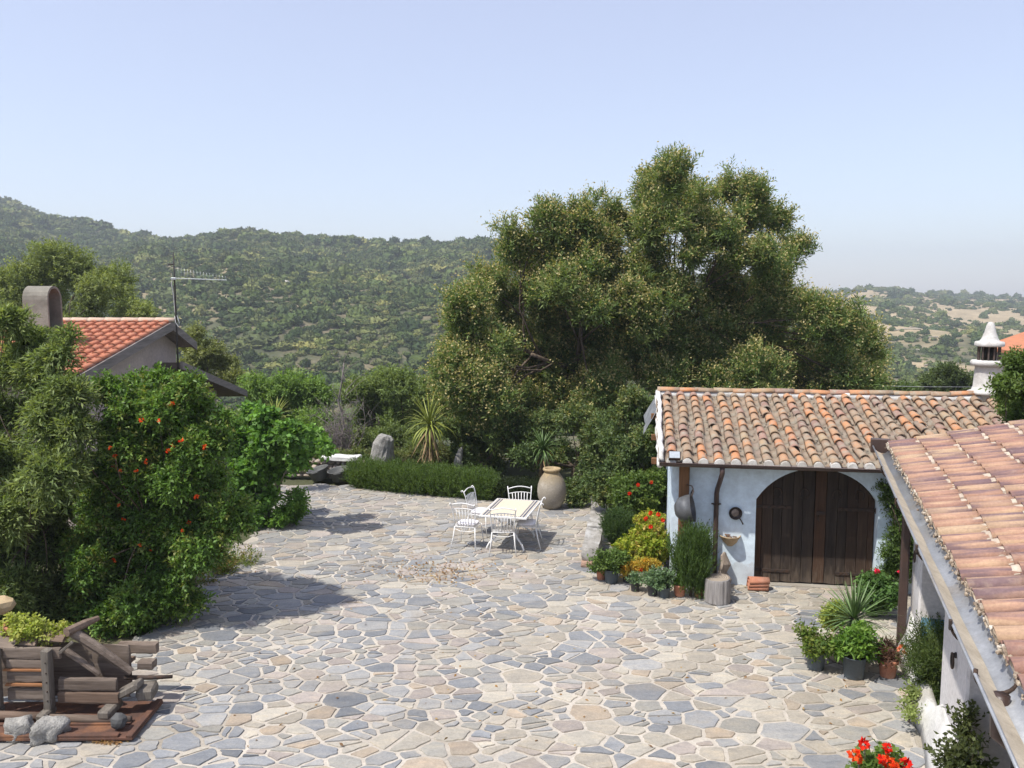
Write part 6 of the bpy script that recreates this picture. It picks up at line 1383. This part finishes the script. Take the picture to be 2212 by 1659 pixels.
scl = .8 * g.uniform(.4, 1.35, n) * (1.0 + 1.2 * (g.random(n) < .10)) * np.interp(y, [36, 120, 400, 900], [.9, 1.05, 1.35, 2.0]); z = terrain(x, y) - .15 * scl
left = u < .2; scl = np.stack([scl * g.uniform(.7, 1.5, n), scl * g.uniform(.7, 1.5, n), scl * g.uniform(.55, 1.35, n)], 1)
scatter('hillside_scrub', 'dense green scrub covering the hillside across the valley', np.stack([x, y, z], 1)[left], scl[left], g.uniform(0, 6.28, left.sum()), g.integers(0, 5, left.sum()))
scatter('far_scrub', 'sparse scrub dotted over the dry hill at the right', np.stack([x, y, z], 1)[~left], scl[~left], g.uniform(0, 6.28, (~left).sum()), g.integers(0, 5, (~left).sum()))
# small far buildings and pale rocks
WALLF = basic('far_wall', (.66, .63, .58), (.58, .55, .5), .5, .9, 0); ROOFF = basic('far_roof', (.45, .26, .18), (.38, .22, .15), .5, .9, 0)
def far_house(label, px, py, y, w, d, h):
    p = A(px, py, y); t = thing('far_house', label, 'house', (p.x, p.y, p.z - h), RNG.uniform(-.3, .3), 'far houses'); part(t, 'wall', MB().box((0, 0, h / 2), (w, d, h)), WALLF)
    part(t, 'roof', MB().prism([(-d / 2 - .3, h), (0, h + 1.3), (d / 2 + .3, h), (d / 2 + .3, h - .15), (-d / 2 - .3, h - .15)], -w / 2 - .3, w / 2 + .3, 'x'), ROOFF)
    for k in (-.25, .25): part(t, 'window', MB().box((k * w, -d / 2 - .02, h * .55), (.9, .06, 1.1)), DARK)
far_house('pale farmhouse on the ridge top among trees', 536, 503, 448, 9, 6, 3.2)
p = A(2175, 688, 620); t = thing('greenhouse_row', 'long low white shed on the dry hill at far right', 'shed', (p.x, p.y, p.z - 2.6), -.1); part(t, 'wall', MB().box((0, 0, 1.2), (26, 7, 2.4)), WALLF); part(t, 'roof', MB().prism([(-3.8, 2.4), (0, 3.6), (3.8, 2.4), (3.8, 2.2), (-3.8, 2.2)], -13.4, 13.4, 'x'), basic('white_roof', (.7, .7, .7), (.6, .6, .6), .5, .7, 0))
m = MB(); q = []
for (px, py, y) in ((622, 697, 240), (1020, 570, 380), (880, 690, 240), (340, 580, 380), (980, 640, 290)):
    gx = A(px, py, y); zz_ = float(terrain(gx.x, gx.y)); m.rock((gx.x, gx.y, zz_ + .9), (2.0, 1.6, 1.5), int(px), 2, .5)
o = part(None, 'hillside_rocks', m, basic('pale_rock', (.52, .49, .44), (.40, .37, .33), .8, .95, .3)); o['kind'] = 'stuff'; tag(o, 'pale bare rock outcrops scattered on the green hillside', 'rocks')
# terraces of dry masonry on the right hill
m = MB()
for k in range(9):
    px = 1990 + RNG.normal() * 45; py = 735 + k * 7 + RNG.normal() * 2; y = 330 - k * 14; a = A(px - 28, py, y); c = A(px + 30, py + RNG.normal() * 2, y)
    za = float(terrain(a.x, a.y)); zc = float(terrain(c.x, c.y)); m.tube([(a.x, a.y, za + .2), ((a.x + c.x) / 2, y + 2, (za + zc) / 2 + .35), (c.x, c.y, zc + .1)], .36, 6, smooth=False)
o = part(None, 'terrace_walls', m, basic('terrace_stone', (.36, .32, .25), (.27, .24, .19), .8, .95, .3)); o['kind'] = 'stuff'; tag(o, 'pale terrace walls banding the hillside behind the barn', 'walls')

# ------------------------------------------------------------------ haze
hz = MB().box((0, 0, 37), (3700, 3700, 136)).mesh('haze'); hm = bpy.data.materials.new('haze'); hm.use_nodes = True; nt = hm.node_tree; nt.nodes.clear()
pv = nt.nodes.new('ShaderNodeVolumePrincipled'); pv.inputs['Color'].default_value = (.88, .94, 1.0, 1); pv.inputs['Density'].default_value = .0006; pv.inputs['Anisotropy'].default_value = .2
ou = nt.nodes.new('ShaderNodeOutputMaterial'); nt.links.new(pv.outputs[0], ou.inputs['Volume']); hz.materials.append(hm); ho = bpy.data.objects.new('haze', hz); link(ho); ho['kind'] = 'stuff'; tag(ho, 'thin pale summer haze filling the valley air', 'haze')
